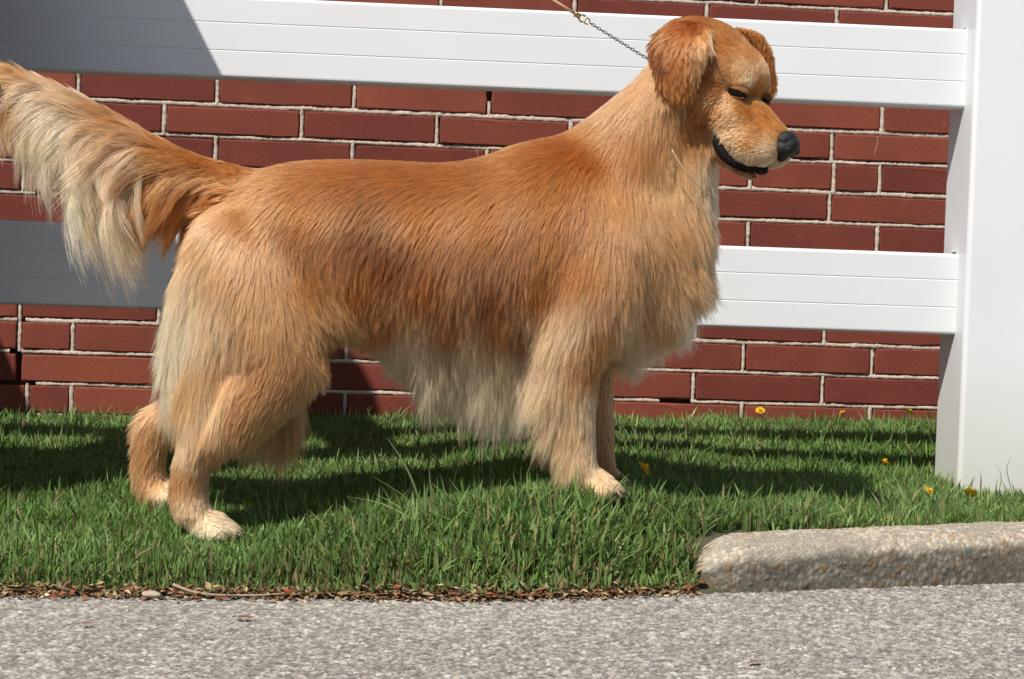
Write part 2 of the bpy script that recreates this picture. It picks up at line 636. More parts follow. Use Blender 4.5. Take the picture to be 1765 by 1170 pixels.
pm, cm = post_mesh(POST_W, 1.25), cap_mesh(POST_W)
for x in (PX0, x_left):
    o = link('post', pm, fence); o.location = (x, ry - 0.0445, -0.02)
    for p in pm.polygons: p.use_smooth = False
    c = link('post_cap', cm, o); c.location = (0, 0, 1.25)

# ------------------------------------------------------------------ curb
M_curb = vcol_mat('exposed_aggregate', 0.9, 0.25, fine=0.15, fine_scale=500)


def build_curb():
    sx = np.concatenate([np.linspace(0.262, 1.05, 460), np.linspace(1.06, 4.0, 60)])
    # profile: around the section from the front foot over the top to the back foot (offset from front, height)
    prof = np.array([(0.0, -0.01), (0.002, 0.012), (0.006, 0.030), (0.012, 0.044), (0.024, 0.056), (0.045, 0.063), (0.075, 0.066), (0.105, 0.064), (0.122, 0.058), (0.130, 0.045), (0.132, 0.0), (0.132, -0.02)])
    pr = catmull(prof, 9)
    n = len(pr)
    arc = np.concatenate([[0], np.cumsum(np.linalg.norm(np.diff(pr, axis=0), axis=1))])
    S, A = np.meshgrid(sx, arc, indexing='ij')
    off = np.repeat(pr[None, :, 0], len(sx), 0); hz = np.repeat(pr[None, :, 1], len(sx), 0)
    # rounded nose at the near end
    e = np.clip((S - 0.262) / 0.07, 0, 1); rr = np.sqrt(1 - (1 - e) ** 2)
    off = 0.062 + (off - 0.062) * (0.25 + 0.75 * rr); hz = hz * (0.30 + 0.70 * rr)
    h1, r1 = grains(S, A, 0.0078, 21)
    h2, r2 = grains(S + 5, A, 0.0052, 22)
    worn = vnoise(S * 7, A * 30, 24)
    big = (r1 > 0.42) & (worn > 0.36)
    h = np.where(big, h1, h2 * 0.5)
    dn = (h - 0.3) * 0.0030 * np.where(A > .075, .45, 1) + 0.004 * (vnoise(S * 22, A * 22, 25) - 0.5)
    T = np.gradient(pr, axis=0); T /= np.linalg.norm(T, axis=1)[:, None]
    nrm = np.stack([-T[:, 1], T[:, 0]], -1)
    off = off + dn * nrm[None, :, 0]; hz = hz + dn * nrm[None, :, 1]
    rise = np.interp(S, [0.26, 0.75, 4], [0.0, 0.010, 0.016])
    X = S; Y = road_edge(S) + off; Z = hz * (1 + rise / 0.066)
    tone = np.where(big, r1, r2)
    base = 0.31 + 0.15 * tone
    c = np.stack([base * 1.10, base * 0.96, base * 0.75], -1) * .88
    c = np.where((big & (r1 > 0.80))[..., None], np.array([0.44, 0.39, 0.30]), c)
    c = np.where((big & (r1 < 0.55))[..., None], c * np.array([0.95, 0.78, 0.62]), c)
    c *= (0.50 + 0.50 * np.clip(h * 1.7, 0, 1))[..., None]  # dark grout between pebbles, with occlusion shade painted into the colour
    # tyre-black and road-film stain along the foot of the curb, ragged upper edge
    lim = 0.050 + 0.022 * (vnoise(S * 6, S * 0 + 1, 26) - 0.5) + 0.012 * (vnoise(S * 60, A * 60, 27) - 0.5)
    st = np.clip((lim - A + 0.012) / 0.012, 0, 1) * (0.55 + 0.35 * vnoise(S * 30, A * 90, 28))
    c *= (1 - 0.86 * st)[..., None]
    V = np.stack([X, Y, Z], -1).reshape(-1, 3)
    idx = np.arange(len(sx) * n).reshape(len(sx), n)
    q = np.stack([idx[:-1, :-1], idx[1:, :-1], idx[1:, 1:], idx[:-1, 1:]], -1).reshape(-1, 4)
    c = c.reshape(-1, 3)
    # close the nose
    ctr = V[idx[0]].mean(0) + np.array([-0.006, 0, 0])
    V = np.vstack([V, ctr]); c = np.vstack([c, c[:1]])
    tri = np.array([(idx[0, j], idx[0, j + 1], len(V) - 1, len(V) - 1) for j in range(n - 1)])
    me = bpy.data.meshes.new('curb')
    faces = [tuple(f) for f in q] + [tuple(f[:3]) for f in tri]
    me.from_pydata([tuple(v) for v in V], [], faces)
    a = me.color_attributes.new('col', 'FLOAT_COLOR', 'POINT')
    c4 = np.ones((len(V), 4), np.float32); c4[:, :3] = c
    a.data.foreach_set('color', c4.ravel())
    me.polygons.foreach_set('use_smooth', np.ones(len(me.polygons), bool))
    me.materials.append(M_curb)
    return me


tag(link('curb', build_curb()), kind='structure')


# ------------------------------------------------------------------ dog
YD = 2.20
dog = empty('dog', (0, YD, 0.06))
tag(dog, 'golden retriever standing side on in the grass with long feathered tail held out', 'dog')
PRIM = []        # (part, verts, tris)


def loft(part, spine, depth, seg=20, sub=6):
    """spine rows: px, py, Y, r_inplane(px), r_depth(m); rings stand across the path in the side plane"""
    S = catmull(np.array(spine, float), sub)
    P = np.array([at(a[0], a[1], a[2]) for a in S])
    sc_ = S[:, 2] / F_PX
    r1 = np.maximum(S[:, 3] * sc_, 0.003); r2 = np.maximum(S[:, 4], 0.003)
    T = np.gradient(P, axis=0); T /= np.linalg.norm(T, axis=1)[:, None]
    V = []
    a = np.linspace(0, 2 * np.pi, seg, endpoint=False)
    for i in range(len(P)):
        e1 = np.array([-T[i][2], 0, T[i][0]]); e1 /= np.linalg.norm(e1) + 1e-9
        e2 = np.cross(T[i], e1); e2 /= np.linalg.norm(e2)
        V.append(P[i] + r1[i] * np.cos(a)[:, None] * e1 + r2[i] * np.sin(a)[:, None] * e2)
    n = len(P)
    # rounded ends
    for end, k in ((0, -1), (n - 1, 1)):
        tip = P[end] + T[end] * k * min(r1[end], r2[end]) * 0.6
        V.append(tip[None])
    V = np.concatenate(V)
    tri = []
    for i in range(n - 1):
        for j in range(seg):
            q = (i * seg + j, i * seg + (j + 1) % seg, (i + 1) * seg + (j + 1) % seg, (i + 1) * seg + j)
            tri += [(q[0], q[1], q[2]), (q[0], q[2], q[3])]
    for j in range(seg):
        tri.append((n * seg, (j + 1) % seg, j))
        tri.append((n * seg + 1, (n - 1) * seg + j, (n - 1) * seg + (j + 1) % seg))
    PRIM.append((part, V, np.array(tri)))


def ellip(part, c, axes, radii, seg=16):
    c = np.asarray(c, float)
    U, Vv = np.meshgrid(np.linspace(0, 2 * np.pi, seg, endpoint=False), np.linspace(0, np.pi, seg // 2 + 1)[1:-1])
    d = np.stack([np.cos(U) * np.sin(Vv), np.sin(U) * np.sin(Vv), np.cos(Vv)], -1).reshape(-1, 3)
    d = np.vstack([d, [0, 0, 1], [0, 0, -1]])
    V = c + (d * np.asarray(radii)) @ np.asarray(axes)
    m = seg // 2 - 1
    tri = []
    for i in range(m - 1):
        for j in range(seg):
            q = (i * seg + j, i * seg + (j + 1) % seg, (i + 1) * seg + (j + 1) % seg, (i + 1) * seg + j)
            tri += [(q[0], q[2], q[1]), (q[0], q[3], q[2])]
    for j in range(seg):
        tri.append((m * seg, j, (j + 1) % seg)); tri.append((m * seg + 1, (m - 1) * seg + (j + 1) % seg, (m - 1) * seg + j))
    PRIM.append((part, V, np.array(tri)))


I3 = np.eye(3)
# torso: stations tail to chest: px, mid py, Y, half height px, half width m
T_ST = [(368, 376, YD, 52, .055), (400, 402, YD, 100, .088), (470, 417, YD, 131, .112), (560, 422, YD, 143, .122), (660, 433, YD, 153, .128), (760, 446, YD, 161, .134),
        (860, 444, YD, 173, .138), (950, 430, YD, 188, .134), (1030, 425, YD, 183, .122), (1095, 422, YD, 158, .106), (1145, 425, YD, 122, .088), (1180, 425, YD, 84, .064)]
loft('B', T_ST, 0, 28, 6)
# neck, withers and ruff
loft('B', [(1010, 390, YD, 130, .098), (1070, 320, YD, 112, .092), (1122, 240, YD - .005, 90, .082), (1168, 170, YD - .012, 74, .076), (1205, 120, YD - .02, 62, .07)], 0)
loft('B', [(880, 345, YD, 66, .08), (960, 314, YD, 66, .075), (1030, 258, YD, 52, .068), (1092, 190, YD - .006, 36, .060), (1142, 132, YD - .012, 22, .046)], 0)
loft('B', [(1112, 490, YD, 85, .085), (1156, 415, YD, 66, .078), (1172, 340, YD - .005, 56, .070), (1186, 260, YD - .015, 50, .060), (1200, 190, YD - .02, 42, .05)], 0)
YN, YF_ = YD - 0.088, YD + 0.088
# near front leg
loft('B', [(1040, 400, YD - .06, 95, .065), (1020, 500, YN + .005, 84, .062), (985, 600, YN, 58, .050), (985, 670, YN, 40, .040), (990, 735, YN, 32, .030), (995, 780, YN, 28, .027), (998, 816, YN - .002, 28, .027)], 0)
# far front leg
loft('FF', [(1055, 420, YD + .06, 90, .065), (1030, 520, YF_ - .005, 78, .060), (1010, 610, YF_, 54, .048), (1018, 680, YF_, 36, .038), (1028, 750, YF_, 27, .029), (1032, 785, YF_, 24, .026), (1034, 818, YF_, 25, .026)], 0)
# near hind leg
YRN, YRF = YD - 0.092, YD + 0.092
loft('B', [(400, 400, YD - .045, 66, .060), (425, 470, YRN + .02, 92, .064), (460, 550, YRN + .005, 92, .060), (480, 625, YRN, 74, .050), (428, 698, YRN, 56, .038), (372, 748, YRN, 40, .029), (340, 782, YRN, 31, .026), (328, 820, YRN, 29, .025), (325, 855, YRN, 28, .024), (334, 892, YRN, 28, .026)], 0)
# far hind leg
loft('RF', [(390, 400, YD + .045, 66, .060), (410, 470, YRF - .02, 90, .064), (430, 560, YRF - .005, 86, .060), (440, 640, YRF, 74, .050), (380, 690, YRF, 50, .040), (310, 715, YRF, 36, .030), (266, 735, YRF, 30, .026), (258, 780, YRF, 26, .024), (256, 820, YRF, 25, .024), (262, 845, YRF, 26, .025)], 0)
loft('RF', [(440, 640, YRF - .03, 60, .04), (470, 690, YRF - .03, 40, .028), (480, 730, YRF - .03, 18, .016)], 0)
loft('B', [(392, 480, YRN + .015, 52, .040), (372, 560, YRN + .008, 46, .034), (360, 640, YRN + .004, 40, .029), (350, 710, YRN, 33, .024), (342, 760, YRN, 26, .020)], 0)
for yy, pt in ((YD - .062, 'B'), (YD + .062, 'RF')):
    loft(pt, [(372, 420, yy, 40, .045), (345, 480, yy, 38, .042), (328, 540, yy, 32, .036), (318, 600, yy, 24, .028), (320, 640, yy, 14, .018)], 0)
# flank fold and belly tuck
loft('B', [(540, 470, YD - .070, 80, .045), (580, 520, YD - .068, 56, .036), (612, 558, YD - .055, 30, .024)], 0)


def paw(part, px, py, Y, zs=1.0):
    c = at(px, py, Y)
    ellip(part, c + np.array([0.004, 0, 0.004]), I3, (.030, .029, .020))
    for i, (dy, dx) in enumerate(((-.025, .016), (-.0088, .030), (.0088, .030), (.025, .016))):
        ellip(part, c + np.array([dx, dy, -.004]), I3, (.0180, .0092, .0135), 12)
    return c


def unit(v):
    return v / (np.linalg.norm(v, axis=-1, keepdims=True) + 1e-12)


PAWS = [paw('B', 1014, 838, YN), paw('FF', 1042, 838, YF_), paw('B', 356, 912, YRN), paw('RF', 268, 852, YRF)]
# tail: dock and bone, the feathering hangs from it
loft('TL', [(430, 345, YD, 52, .045), (385, 318, YD, 38, .034), (330, 298, YD - .005, 30, .026), (260, 262, YD - .01, 26, .022), (170, 208, YD - .015, 22, .019), (80, 160, YD - .02, 18, .016), (-10, 125, YD - .025, 14, .013), (-60, 105, YD - .03, 9, .009)], 0)

# head, in its own frame: n towards the near side, f along the muzzle, u up
PH, TH = math.radians(39), math.radians(35)
hf = np.array([math.cos(TH) * math.cos(PH), -math.cos(TH) * math.sin(PH), -math.sin(TH)])
hn = np.array([-math.sin(PH), -math.cos(PH), 0])
hu = np.cross(hn, hf)
if hu[2] < 0: hu = -hu
HC = at(1225, 117, YD - 0.03)
HA = np.array([hn, hf, hu])


def hp(n, f, u):
    return HC + n * hn + f * hf + u * hu


def he(n, f, u, r, part='H', seg=16):
    ellip(part, hp(n, f, u), HA, r, seg)


he(0, -.008, .003, (.075, .082, .059), seg=24)
he(0, .036, .013, (.060, .054, .042), seg=20)
for s in (-1, 1):
    he(s * .040, .025, -.030, (.036, .050, .042))
    he(s * .026, .070, .014, (.019, .018, .014))
    he(s * .038, .078, -.0105, (.009, .021, .0080))
    he(s * .028, .085, -.030, (.024, .040, .026))
    he(s * .025, .124, -.047, (.023, .046, .028))
    he(s * .018, .155, -.041, (.0190, .022, .024))
he(0, .098, -.022, (.032, .060, .026))
he(0, .140, -.024, (.026, .036, .021))
he(0, .085, -.055, (.036, .060, .026))
he(0, .070, -.080, (.032, .062, .016))
he(0, .120, -.087, (.021, .040, .009))
he(0, .0, -.06, (.046, .06, .045))
# near ear: a hanging leather flap, folded at its top
EARN = []


def ear(part, rows, thick):
    """rows: px centre, py, Y, half width px"""
    loft(part, [(a, b, y, w, thick) for (a, b, y, w) in rows], 0, 20, 5)


def ear_flap(part, rows, thick):
    S = catmull(np.array(rows, float), 5)
    P = np.array([at(a[0], a[1], a[2]) for a in S])
    V = []; seg = 20
    a = np.linspace(0, 2 * np.pi, seg, endpoint=False)
    for i, s_ in enumerate(S):
        ww = max(s_[3] * s_[2] / F_PX, .004)
        ex = np.array([math.cos(s_[4]), math.sin(s_[4]), 0]); ey = np.array([-math.sin(s_[4]), math.cos(s_[4]), 0])
        bulge = -np.cos(a * 1.0) ** 2 * 0.010
        V.append(P[i] + ww * np.cos(a)[:, None] * ex + (thick * np.sin(a) - bulge)[:, None] * ey)
    n = len(P)
    V.append((P[0] + [0, 0, .004])[None]); V.append((P[-1] - [0, 0, .006])[None])
    V = np.concatenate(V); tri = []
    for i in range(n - 1):
        for j in range(seg):
            q = (i * seg + j, i * seg + (j + 1) % seg, (i + 1) * seg + (j + 1) % seg, (i + 1) * seg + j)
            tri += [(q[0], q[1], q[2]), (q[0], q[2], q[3])]
    for j in range(seg):
        tri.append((n * seg, (j + 1) % seg, j)); tri.append((n * seg + 1, (n - 1) * seg + j, (n - 1) * seg + (j + 1) % seg))
    PRIM.append((part, V, np.array(tri)))


ye = hp(.070, 0, 0)[1]
ear_flap('EN', [(1182, 40, ye + .016, 32, -.35), (1173, 56, ye - .005, 54, -.45), (1168, 82, ye - .021, 57, -.5), (1165, 114, ye - .026, 47, -.45), (1165, 142, ye - .025, 38, -.4), (1166, 163, ye - .022, 28, -.3), (1168, 175, ye - .019, 17, -.2)], .007)
yf = hp(-.070, 0, 0)[1]
ear_flap('EF', [(1268, 50, yf - .020, 18, -.9), (1286, 62, yf - .014, 30, -.9), (1302, 92, yf - .008, 31, -.9), (1314, 132, yf - .002, 23, -.9), (1325, 160, yf, 12, -.9)], .0075)

# one continuous body
allv, allt, vpart, base_i = [], [], [], 0
PARTS = ['B', 'FF', 'RF', 'TL', 'H', 'EN', 'EF']
for (p, v, tr) in PRIM:
    allv.append(v); allt.append(tr + base_i); base_i += len(v)
    vpart += [PARTS.index(p)] * len(v)
allv = np.concatenate(allv); allt = np.concatenate(allt)
raw = np_mesh('dog_raw', allv, allt)
ro = link('dog_raw', raw)
md = ro.modifiers.new('r', 'REMESH'); md.mode = 'VOXEL'; md.voxel_size = 0.0042
ms = ro.modifiers.new('s', 'SMOOTH'); ms.iterations = 7; ms.factor = 0.5
dg = bpy.context.evaluated_depsgraph_get()
body_me = bpy.data.meshes.new_from_object(ro.evaluated_get(dg))
bpy.data.objects.remove(ro); bpy.data.meshes.remove(raw)
body_me.name = 'body'
nv = len(body_me.vertices)
BVt = np.zeros(nv * 3, np.float32); body_me.vertices.foreach_get('co', BVt); BVt = BVt.reshape(-1, 3).astype(float)
BNt = np.zeros(nv * 3, np.float32); body_me.vertices.foreach_get('normal', BNt); BNt = BNt.reshape(-1, 3).astype(float)
ne = len(body_me.edges)
EDG = np.zeros(ne * 2, np.int32); body_me.edges.foreach_get('vertices', EDG); EDG = EDG.reshape(-1, 2)
_x, _y = proj(np.stack([BVt[:, 0], np.full(nv, YD), BVt[:, 2]], -1))
wsm = np.clip((640 - _y) / 60, 0, 1) * np.clip((1210 - _x) / 60, 0, 1) * np.clip((_x - 330) / 60, 0, 1)
wsm = np.where((_y < 230) & (_x > 1110), 0, wsm)[:, None] * .5
degv = np.bincount(EDG.ravel(), minlength=nv)[:, None]
for _ in range(60):
    acc = np.stack([np.bincount(EDG[:, 0], BVt[EDG[:, 1], k], nv) + np.bincount(EDG[:, 1], BVt[EDG[:, 0], k], nv) for k in range(3)], -1) / degv
    BVt = BVt + (acc - BVt) * wsm
body_me.vertices.foreach_set('co', BVt.astype(np.float32).ravel())
body_me.update()
BNt = np.zeros(nv * 3, np.float32); body_me.vertices.foreach_get('normal', BNt); BNt = BNt.reshape(-1, 3).astype(float)
body_me.calc_loop_triangles()
BT = np.zeros(len(body_me.loop_triangles) * 3, np.int32); body_me.loop_triangles.foreach_get('vertices', BT); BT = BT.reshape(-1, 3)
kd = kdtree.KDTree(len(allv))
for i, v in enumerate(allv): kd.insert(v, i)
kd.balance()
vpart = np.array(vpart)
BP = np.array([vpart[kd.find(v)[1]] for v in BVt])
for p in body_me.polygons: p.use_smooth = True

PAL = {'G': (.355, .098, .016), 'Gd': (.20, .052, .008), 'G2': (.43, .150, .034), 'L2': (.55, .262, .094), 'L': (.68, .36, .145), 'P': (.80, .53, .285), 'C2': (.70, .50, .28), 'C': (.82, .66, .43), 'D': (.22, .056, .010), 'O': (.50, .19, .038)}
# fur fields, read off the photograph: x y dx dy length(px) lift colour [end dx dy]
CTL = {}
CTL['B'] = '''
430 300 -1 .35 30 .10 G|500 285 -1 .45 32 .08 G|600 282 -.95 .5 32 .08 G|700 285 -.9 .55 32 .08 G|800 292 -.9 .6 32 .08 G|900 275 -.85 .6 34 .08 G|960 250 -.8 .65 34 .10 G|1000 225 -.7 .75 36 .10 G
450 360 -.55 .85 36 .09 G2|550 370 -.5 .88 38 .09 G|650 390 -.4 .9 40 .10 Gd|690 440 -.3 .9 40 .1 Gd|750 380 -.42 .9 38 .1 G|850 380 -.4 .9 38 .1 G|950 350 -.3 .95 40 .1 G|1050 330 .1 1 44 .12 G2|1020 280 -.3 .95 40 .12 G
640 480 -.2 1 44 .1 G|750 480 -.15 1 44 .1 G|850 500 -.1 1 46 .1 Gd|900 560 -.05 1 50 .1 Gd|930 480 -.2 1 44 .1 G|1000 450 -.15 1 46 .12 G2|1080 450 .15 1 52 .15 L2|960 420 -.2 1 44 .1 G2
680 535 -.1 1 46 .08 G|780 545 0 1 48 .08 G|870 545 0 1 48 .08 G|700 580 0 1 60 .06 C2|800 585 0 1 66 .06 C2|880 585 0 1 70 .06 C2
655 590 .2 1 60 .05 C|690 612 .12 1 82 .05 C|740 620 .05 1 112 .05 C|800 622 .05 1 122 .05 C|860 622 .03 1 130 .05 C|910 615 .0 1 122 .05 C
1060 170 -.35 .95 34 .10 L2|1100 120 -.3 .95 30 .1 L2|1130 200 -.1 1 42 .12 L2|1180 220 .15 1 36 .1 G2|1150 280 .25 1 50 .14 L|1100 250 0 1 48 .12 G2|1220 290 .1 1 40 .1 C2|1225 330 .2 1 56 .15 C2|1200 360 .4 .95 64 .18 L|1150 380 .35 .95 58 .16 L2|1230 420 .3 .95 56 .15 L2|1200 450 .5 .9 70 .2 L|1220 480 .5 .9 54 .2 L2|1200 520 .35 .95 58 .18 C2|1175 555 .25 1 66 .15 C|1130 530 .3 .95 64 .18 L2|1140 580 .15 1 84 .12 C|1100 600 .1 1 95 .12 C2
980 540 -.3 .95 58 .12 P|940 565 -.35 .95 60 .12 P|1030 560 .05 1 44 .12 G2|1055 600 .1 1 34 .12 G2|1015 615 .1 1 30 .1 G|1050 628 .15 1 28 .1 G|1000 590 -.1 1 44 .1 L2|940 630 -.35 1 82 .16 P|935 690 -.42 .95 86 .18 P|990 670 -.05 1 44 .1 P|1040 640 .1 1 30 .1 G2|1015 720 0 1 28 .08 P|1005 770 0 1 24 .08 P|965 750 -.3 .95 60 .15 P|1005 815 .1 1 16 .08 P|1035 850 .6 .8 9 .1 P|965 810 -.3 .95 40 .12 P
380 330 -.5 .85 36 .1 G2|360 400 -.4 .9 44 .12 L|340 450 -.35 .95 60 .12 P|315 500 -.15 1 90 .10 C|300 560 -.1 1 110 .08 C|310 610 0 1 105 .06 C|345 540 -.1 1 80 .08 C|360 620 -.15 1 95 .08 L|380 540 -.15 1 45 .1 P|420 450 -.2 1 42 .1 L|500 440 .1 1 42 .1 L2|470 530 -.1 1 42 .1 L|540 470 .3 .95 46 .12 G2|580 510 .55 .8 54 .16 L2|605 550 .7 .65 50 .16 L2|540 560 .3 .95 40 .12 L2|560 600 .4 .9 46 .1 L2|480 620 -.25 1 26 .08 L2|500 650 -.4 .9 18 .05 L2|465 665 -.45 .9 18 .05 L2|530 620 -.2 1 22 .06 L2|420 620 -.1 1 60 .16 L|390 660 -.02 1 84 .3 P|360 700 0 1 84 .3 P|400 700 -.1 1 60 .2 L|450 690 -.5 .85 26 .1 L2|400 735 -.4 .9 30 .1 L2|340 745 -.25 1 34 .12 P|312 745 -.45 .9 30 .14 L|310 800 -.35 .95 30 .14 G2|345 800 .0 1 18 .08 L2|305 850 -.4 .9 26 .12 L|345 860 0 1 14 .08 P|335 895 .2 1 9 .06 C|380 905 .7 .7 6 .05 C
620 480 .2 1 52 .12 G|640 540 .3 .95 58 .1 G|640 590 .2 1 56 .06 C2'''
CTL['RF'] = '''
380 330 -.5 .85 36 .1 G2|360 400 -.4 .9 44 .12 L|315 500 -.2 1 90 .10 C|300 560 -.1 1 105 .08 C2|310 610 0 1 95 .06 C2|420 500 -.1 1 42 .1 L|480 540 0 1 42 .1 L2|540 600 .2 1 60 .1 L2
240 720 -.4 .95 36 .14 L|238 790 -.35 1 34 .14 L2|280 740 0 1 34 .1 L|275 800 0 1 16 .08 L|248 840 -.2 1 20 .1 L|275 850 .5 .8 8 .08 C|460 660 0 1 90 .08 L2|500 670 .05 1 100 .08 L2|430 690 0 1 90 .08 L2|360 720 -.2 1 50 .1 L2'''
CTL['FF'] = '''
1055 420 .3 .95 56 .12 L2|1030 560 .05 1 44 .1 G2|1040 690 0 1 20 .08 L2|1045 770 0 1 18 .08 L2|1045 825 .1 1 12 .08 L2|980 640 -.3 .95 84 .12 L2|980 700 -.3 1 84 .12 L2|1000 770 -.3 1 60 .12 L2|1062 850 .6 .8 8 .08 L'''
CTL['TL'] = '''
420 290 -.95 .05 36 .08 G -.9 .3|360 275 -1 -.1 46 .08 G -.9 .3|300 265 -.95 -.3 56 .10 G2 -.95 -.1|230 215 -.85 -.5 62 .12 G2 -.95 -.2|150 165 -.85 -.45 66 .12 L2 -.95 -.1|70 130 -.85 -.4 66 .12 G2 -.95 -.1|0 100 -.8 -.3 60 .12 G2 -1 .1
390 345 -.7 .6 56 .1 G -.3 .9|350 322 -.85 .45 95 .12 G -.2 .95|300 308 -.75 .5 115 .14 G2 .1 1|250 285 -.55 .7 165 .10 C2 .6 .8|200 252 -.45 .8 205 .10 C .75 .7|150 226 -.45 .75 175 .10 C .7 .75|100 200 -.45 .75 130 .10 C .6 .85|50 180 -.45 .75 100 .10 C2 .4 1|0 165 -.4 .8 85 .10 C2 .3 1|-50 140 -.4 .8 70 .10 L2 .2 1
300 285 -.95 .2 85 .1 G2 -.5 .8|220 240 -.8 .4 120 .12 L2 .2 .9|140 195 -.8 .35 105 .12 C2 .2 1|60 155 -.8 .35 85 .12 L2 .2 1'''
CTL['H'] = '''
1360 232 -.5 -.7 6 .2 O|1345 205 -.6 -.5 8 .2 O|1320 210 -.8 -.3 10 .2 O|1290 250 -.9 .1 10 .2 O|1330 260 -.8 .3 8 .2 C2|1255 225 -.85 .4 18 .2 L|1275 205 -.8 .3 14 .2 L2|1300 170 -.75 -.45 9 .2 O|1290 190 -.9 -.05 11 .2 O|1315 150 -.5 -.7 8 .2 O|1300 100 -.4 -.9 15 .2 G2|1260 80 -.7 -.6 18 .2 G2|1200 40 -1 .0 20 .2 G|1240 140 -.9 .1 17 .2 G2|1280 138 .2 -.9 9 .25 L|1285 142 .3 -.6 8 .3 C2|1240 190 -.7 .6 16 .2 G2|1205 200 -.3 .9 24 .2 G|1180 160 -.2 1 20 .2 G|1222 130 -.8 .5 12 .2 G|1330 120 -.2 -.9 12 .2 L|1270 297 -.9 .1 7 .2 D|1310 300 -.9 0 5 .2 D|1250 275 -.7 .5 14 .2 G|1215 250 0 1 34 .2 G|1265 175 -.6 .7 9 .2 L2|1245 252 -.3 .9 10 .2 L2|1262 266 -.3 .9 10 .2 C2|1290 279 -.2 .95 9 .2 C2|1318 280 -.2 .95 7 .2 C2'''
CTL['EN'] = '''
1195 45 -.4 .9 16 .12 G|1160 45 -.5 .85 20 .14 G|1125 65 -.6 .8 24 .16 D|1112 110 -.1 1 22 .10 D|1128 150 .1 1 18 .08 D|1140 110 -.05 1 22 .1 D|1158 105 -.05 1 24 .10 G|1180 95 .1 1 24 .1 G|1203 90 .15 1 26 .10 L2|1220 75 .1 1 26 .12 L|1205 120 -.1 1 24 .10 L2|1160 150 .15 1 18 .08 G2|1185 150 .1 1 18 .08 G2|1170 182 .2 1 10 .08 G2'''
CTL['EF'] = '''
1300 55 .3 .9 12 .10 G2|1325 90 .1 1 14 .10 G2|1335 150 0 1 14 .10 G'''
DENS = {'B': 44.0, 'RF': 24.0, 'FF': 24.0, 'TL': 120.0, 'H': 210.0, 'EN': 60.0, 'EF': 45.0}   # strands per square cm
CLUMP = {'B': (.0036, .58), 'RF': (.005, .6), 'FF': (.005, .6), 'TL': (.0065, .70), 'H': (.0025, .30), 'EN': (.0075, .78), 'EF': (.006, .7)}
NAME = {'B': 'coat', 'RF': 'hind_leg_fur', 'FF': 'front_leg_fur', 'TL': 'tail_feathering', 'H': 'face_fur', 'EN': 'ear_fur', 'EF': 'ear_fur'}

t = NT('fur')
t.t.nodes.remove(t.b)
a = t.n('Attribute', attribute_name='col')
hi = t.n('HairInfo')
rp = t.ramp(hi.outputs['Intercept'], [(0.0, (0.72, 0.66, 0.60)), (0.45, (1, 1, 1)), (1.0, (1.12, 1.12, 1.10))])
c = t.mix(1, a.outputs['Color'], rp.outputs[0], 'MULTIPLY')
HAIR_MODE = 'PRINCIPLED'
ph_ = t.n('BsdfHairPrincipled')
ph_.parametrization = 'COLOR'
t.l(c, ph_.inputs['Color'])
ph_.inputs['Roughness'].default_value = 0.35
ph_.inputs['Radial Roughness'].default_value = 0.6
ph_.inputs['Coat'].default_value = 0.0
df = t.n('BsdfDiffuse'); t.l(c, df.inputs['Color'])
mx = t.n('MixShader'); mx.inputs[0].default_value = 0.28
t.l(ph_.outputs[0], mx.inputs[1]); t.l(df.outputs[0], mx.inputs[2])
t.l(mx.outputs[0], t.out.inputs['Surface'])
M_fur = t.m


def parse(txt):
    out = []
    for row in txt.replace('\n', '|').split('|'):
        w = row.split()
        if not w: continue
        v = [float(q) for q in w[:6]] + list(PAL[w[6]])
        e = [float(q) for q in w[7:9]] if len(w) >= 9 else v[2:4]
        out.append(v + e)
    return np.array(out)


tri_part = np.where(BP[BT[:, 0]] == BP[BT[:, 1]], BP[BT[:, 0]], BP[BT[:, 2]])
A_, B_, C_ = BVt[BT[:, 0]], BVt[BT[:, 1]], BVt[BT[:, 2]]
TA = np.linalg.norm(np.cross(B_ - A_, C_ - A_), axis=1) / 2
EYES = []
for s in (1, -1):
    ea = unit(hf * .037 + hu * .013 - s * hn * .007)
    en = unit(s * hn - ea * (s * hn @ ea)); eu = np.cross(ea, en)
    EYES.append((hp(s * .0335, .079, .002), np.array([en, ea, eu if eu[2] > 0 else -eu]), np.array([.0118, .0170, .0105])))
NOSEC = hp(0, .174, -.022)
NPT = 8


from mathutils.bvhtree import BVHTree
_bvh = BVHTree.FromPolygons([tuple(v) for v in BVt], [tuple(int(k) for k in q) for q in BT])
G0 = BVt.min(0) - .05; GH = .0095
GN = np.ceil((BVt.max(0) + .05 - G0) / GH).astype(int) + 1
SDF = np.zeros(GN)
for ix in range(GN[0]):
    for iy in range(GN[1]):
        for iz in range(GN[2]):
            q = (G0[0] + ix * GH, G0[1] + iy * GH, G0[2] + iz * GH)
            loc, nrm, _i, dist = _bvh.find_nearest(q, .05)
            if loc is None:
                SDF[ix, iy, iz] = SDF[ix, iy, iz - 1] if iz and SDF[ix, iy, iz - 1] < -.03 else .05
            else:
                SDF[ix, iy, iz] = dist if (Vector(q) - loc).dot(nrm) >= 0 else -dist
GRAD = np.stack(np.gradient(SDF, GH), -1)


def sample_sdf(P):
    f = np.clip((P - G0) / GH, 0, np.array(GN) - 1.001)
    i = f.astype(int); f = f - i
    s_ = 0; g_ = 0
    for dx in (0, 1):
        for dy in (0, 1):
            for dz in (0, 1):
                w = (f[:, 0] if dx else 1 - f[:, 0]) * (f[:, 1] if dy else 1 - f[:, 1]) * (f[:, 2] if dz else 1 - f[:, 2])
                s_ = s_ + w * SDF[i[:, 0] + dx, i[:, 1] + dy, i[:, 2] + dz]
                g_ = g_ + w[:, None] * GRAD[i[:, 0] + dx, i[:, 1] + dy, i[:, 2] + dz]
    return s_, unit(g_)


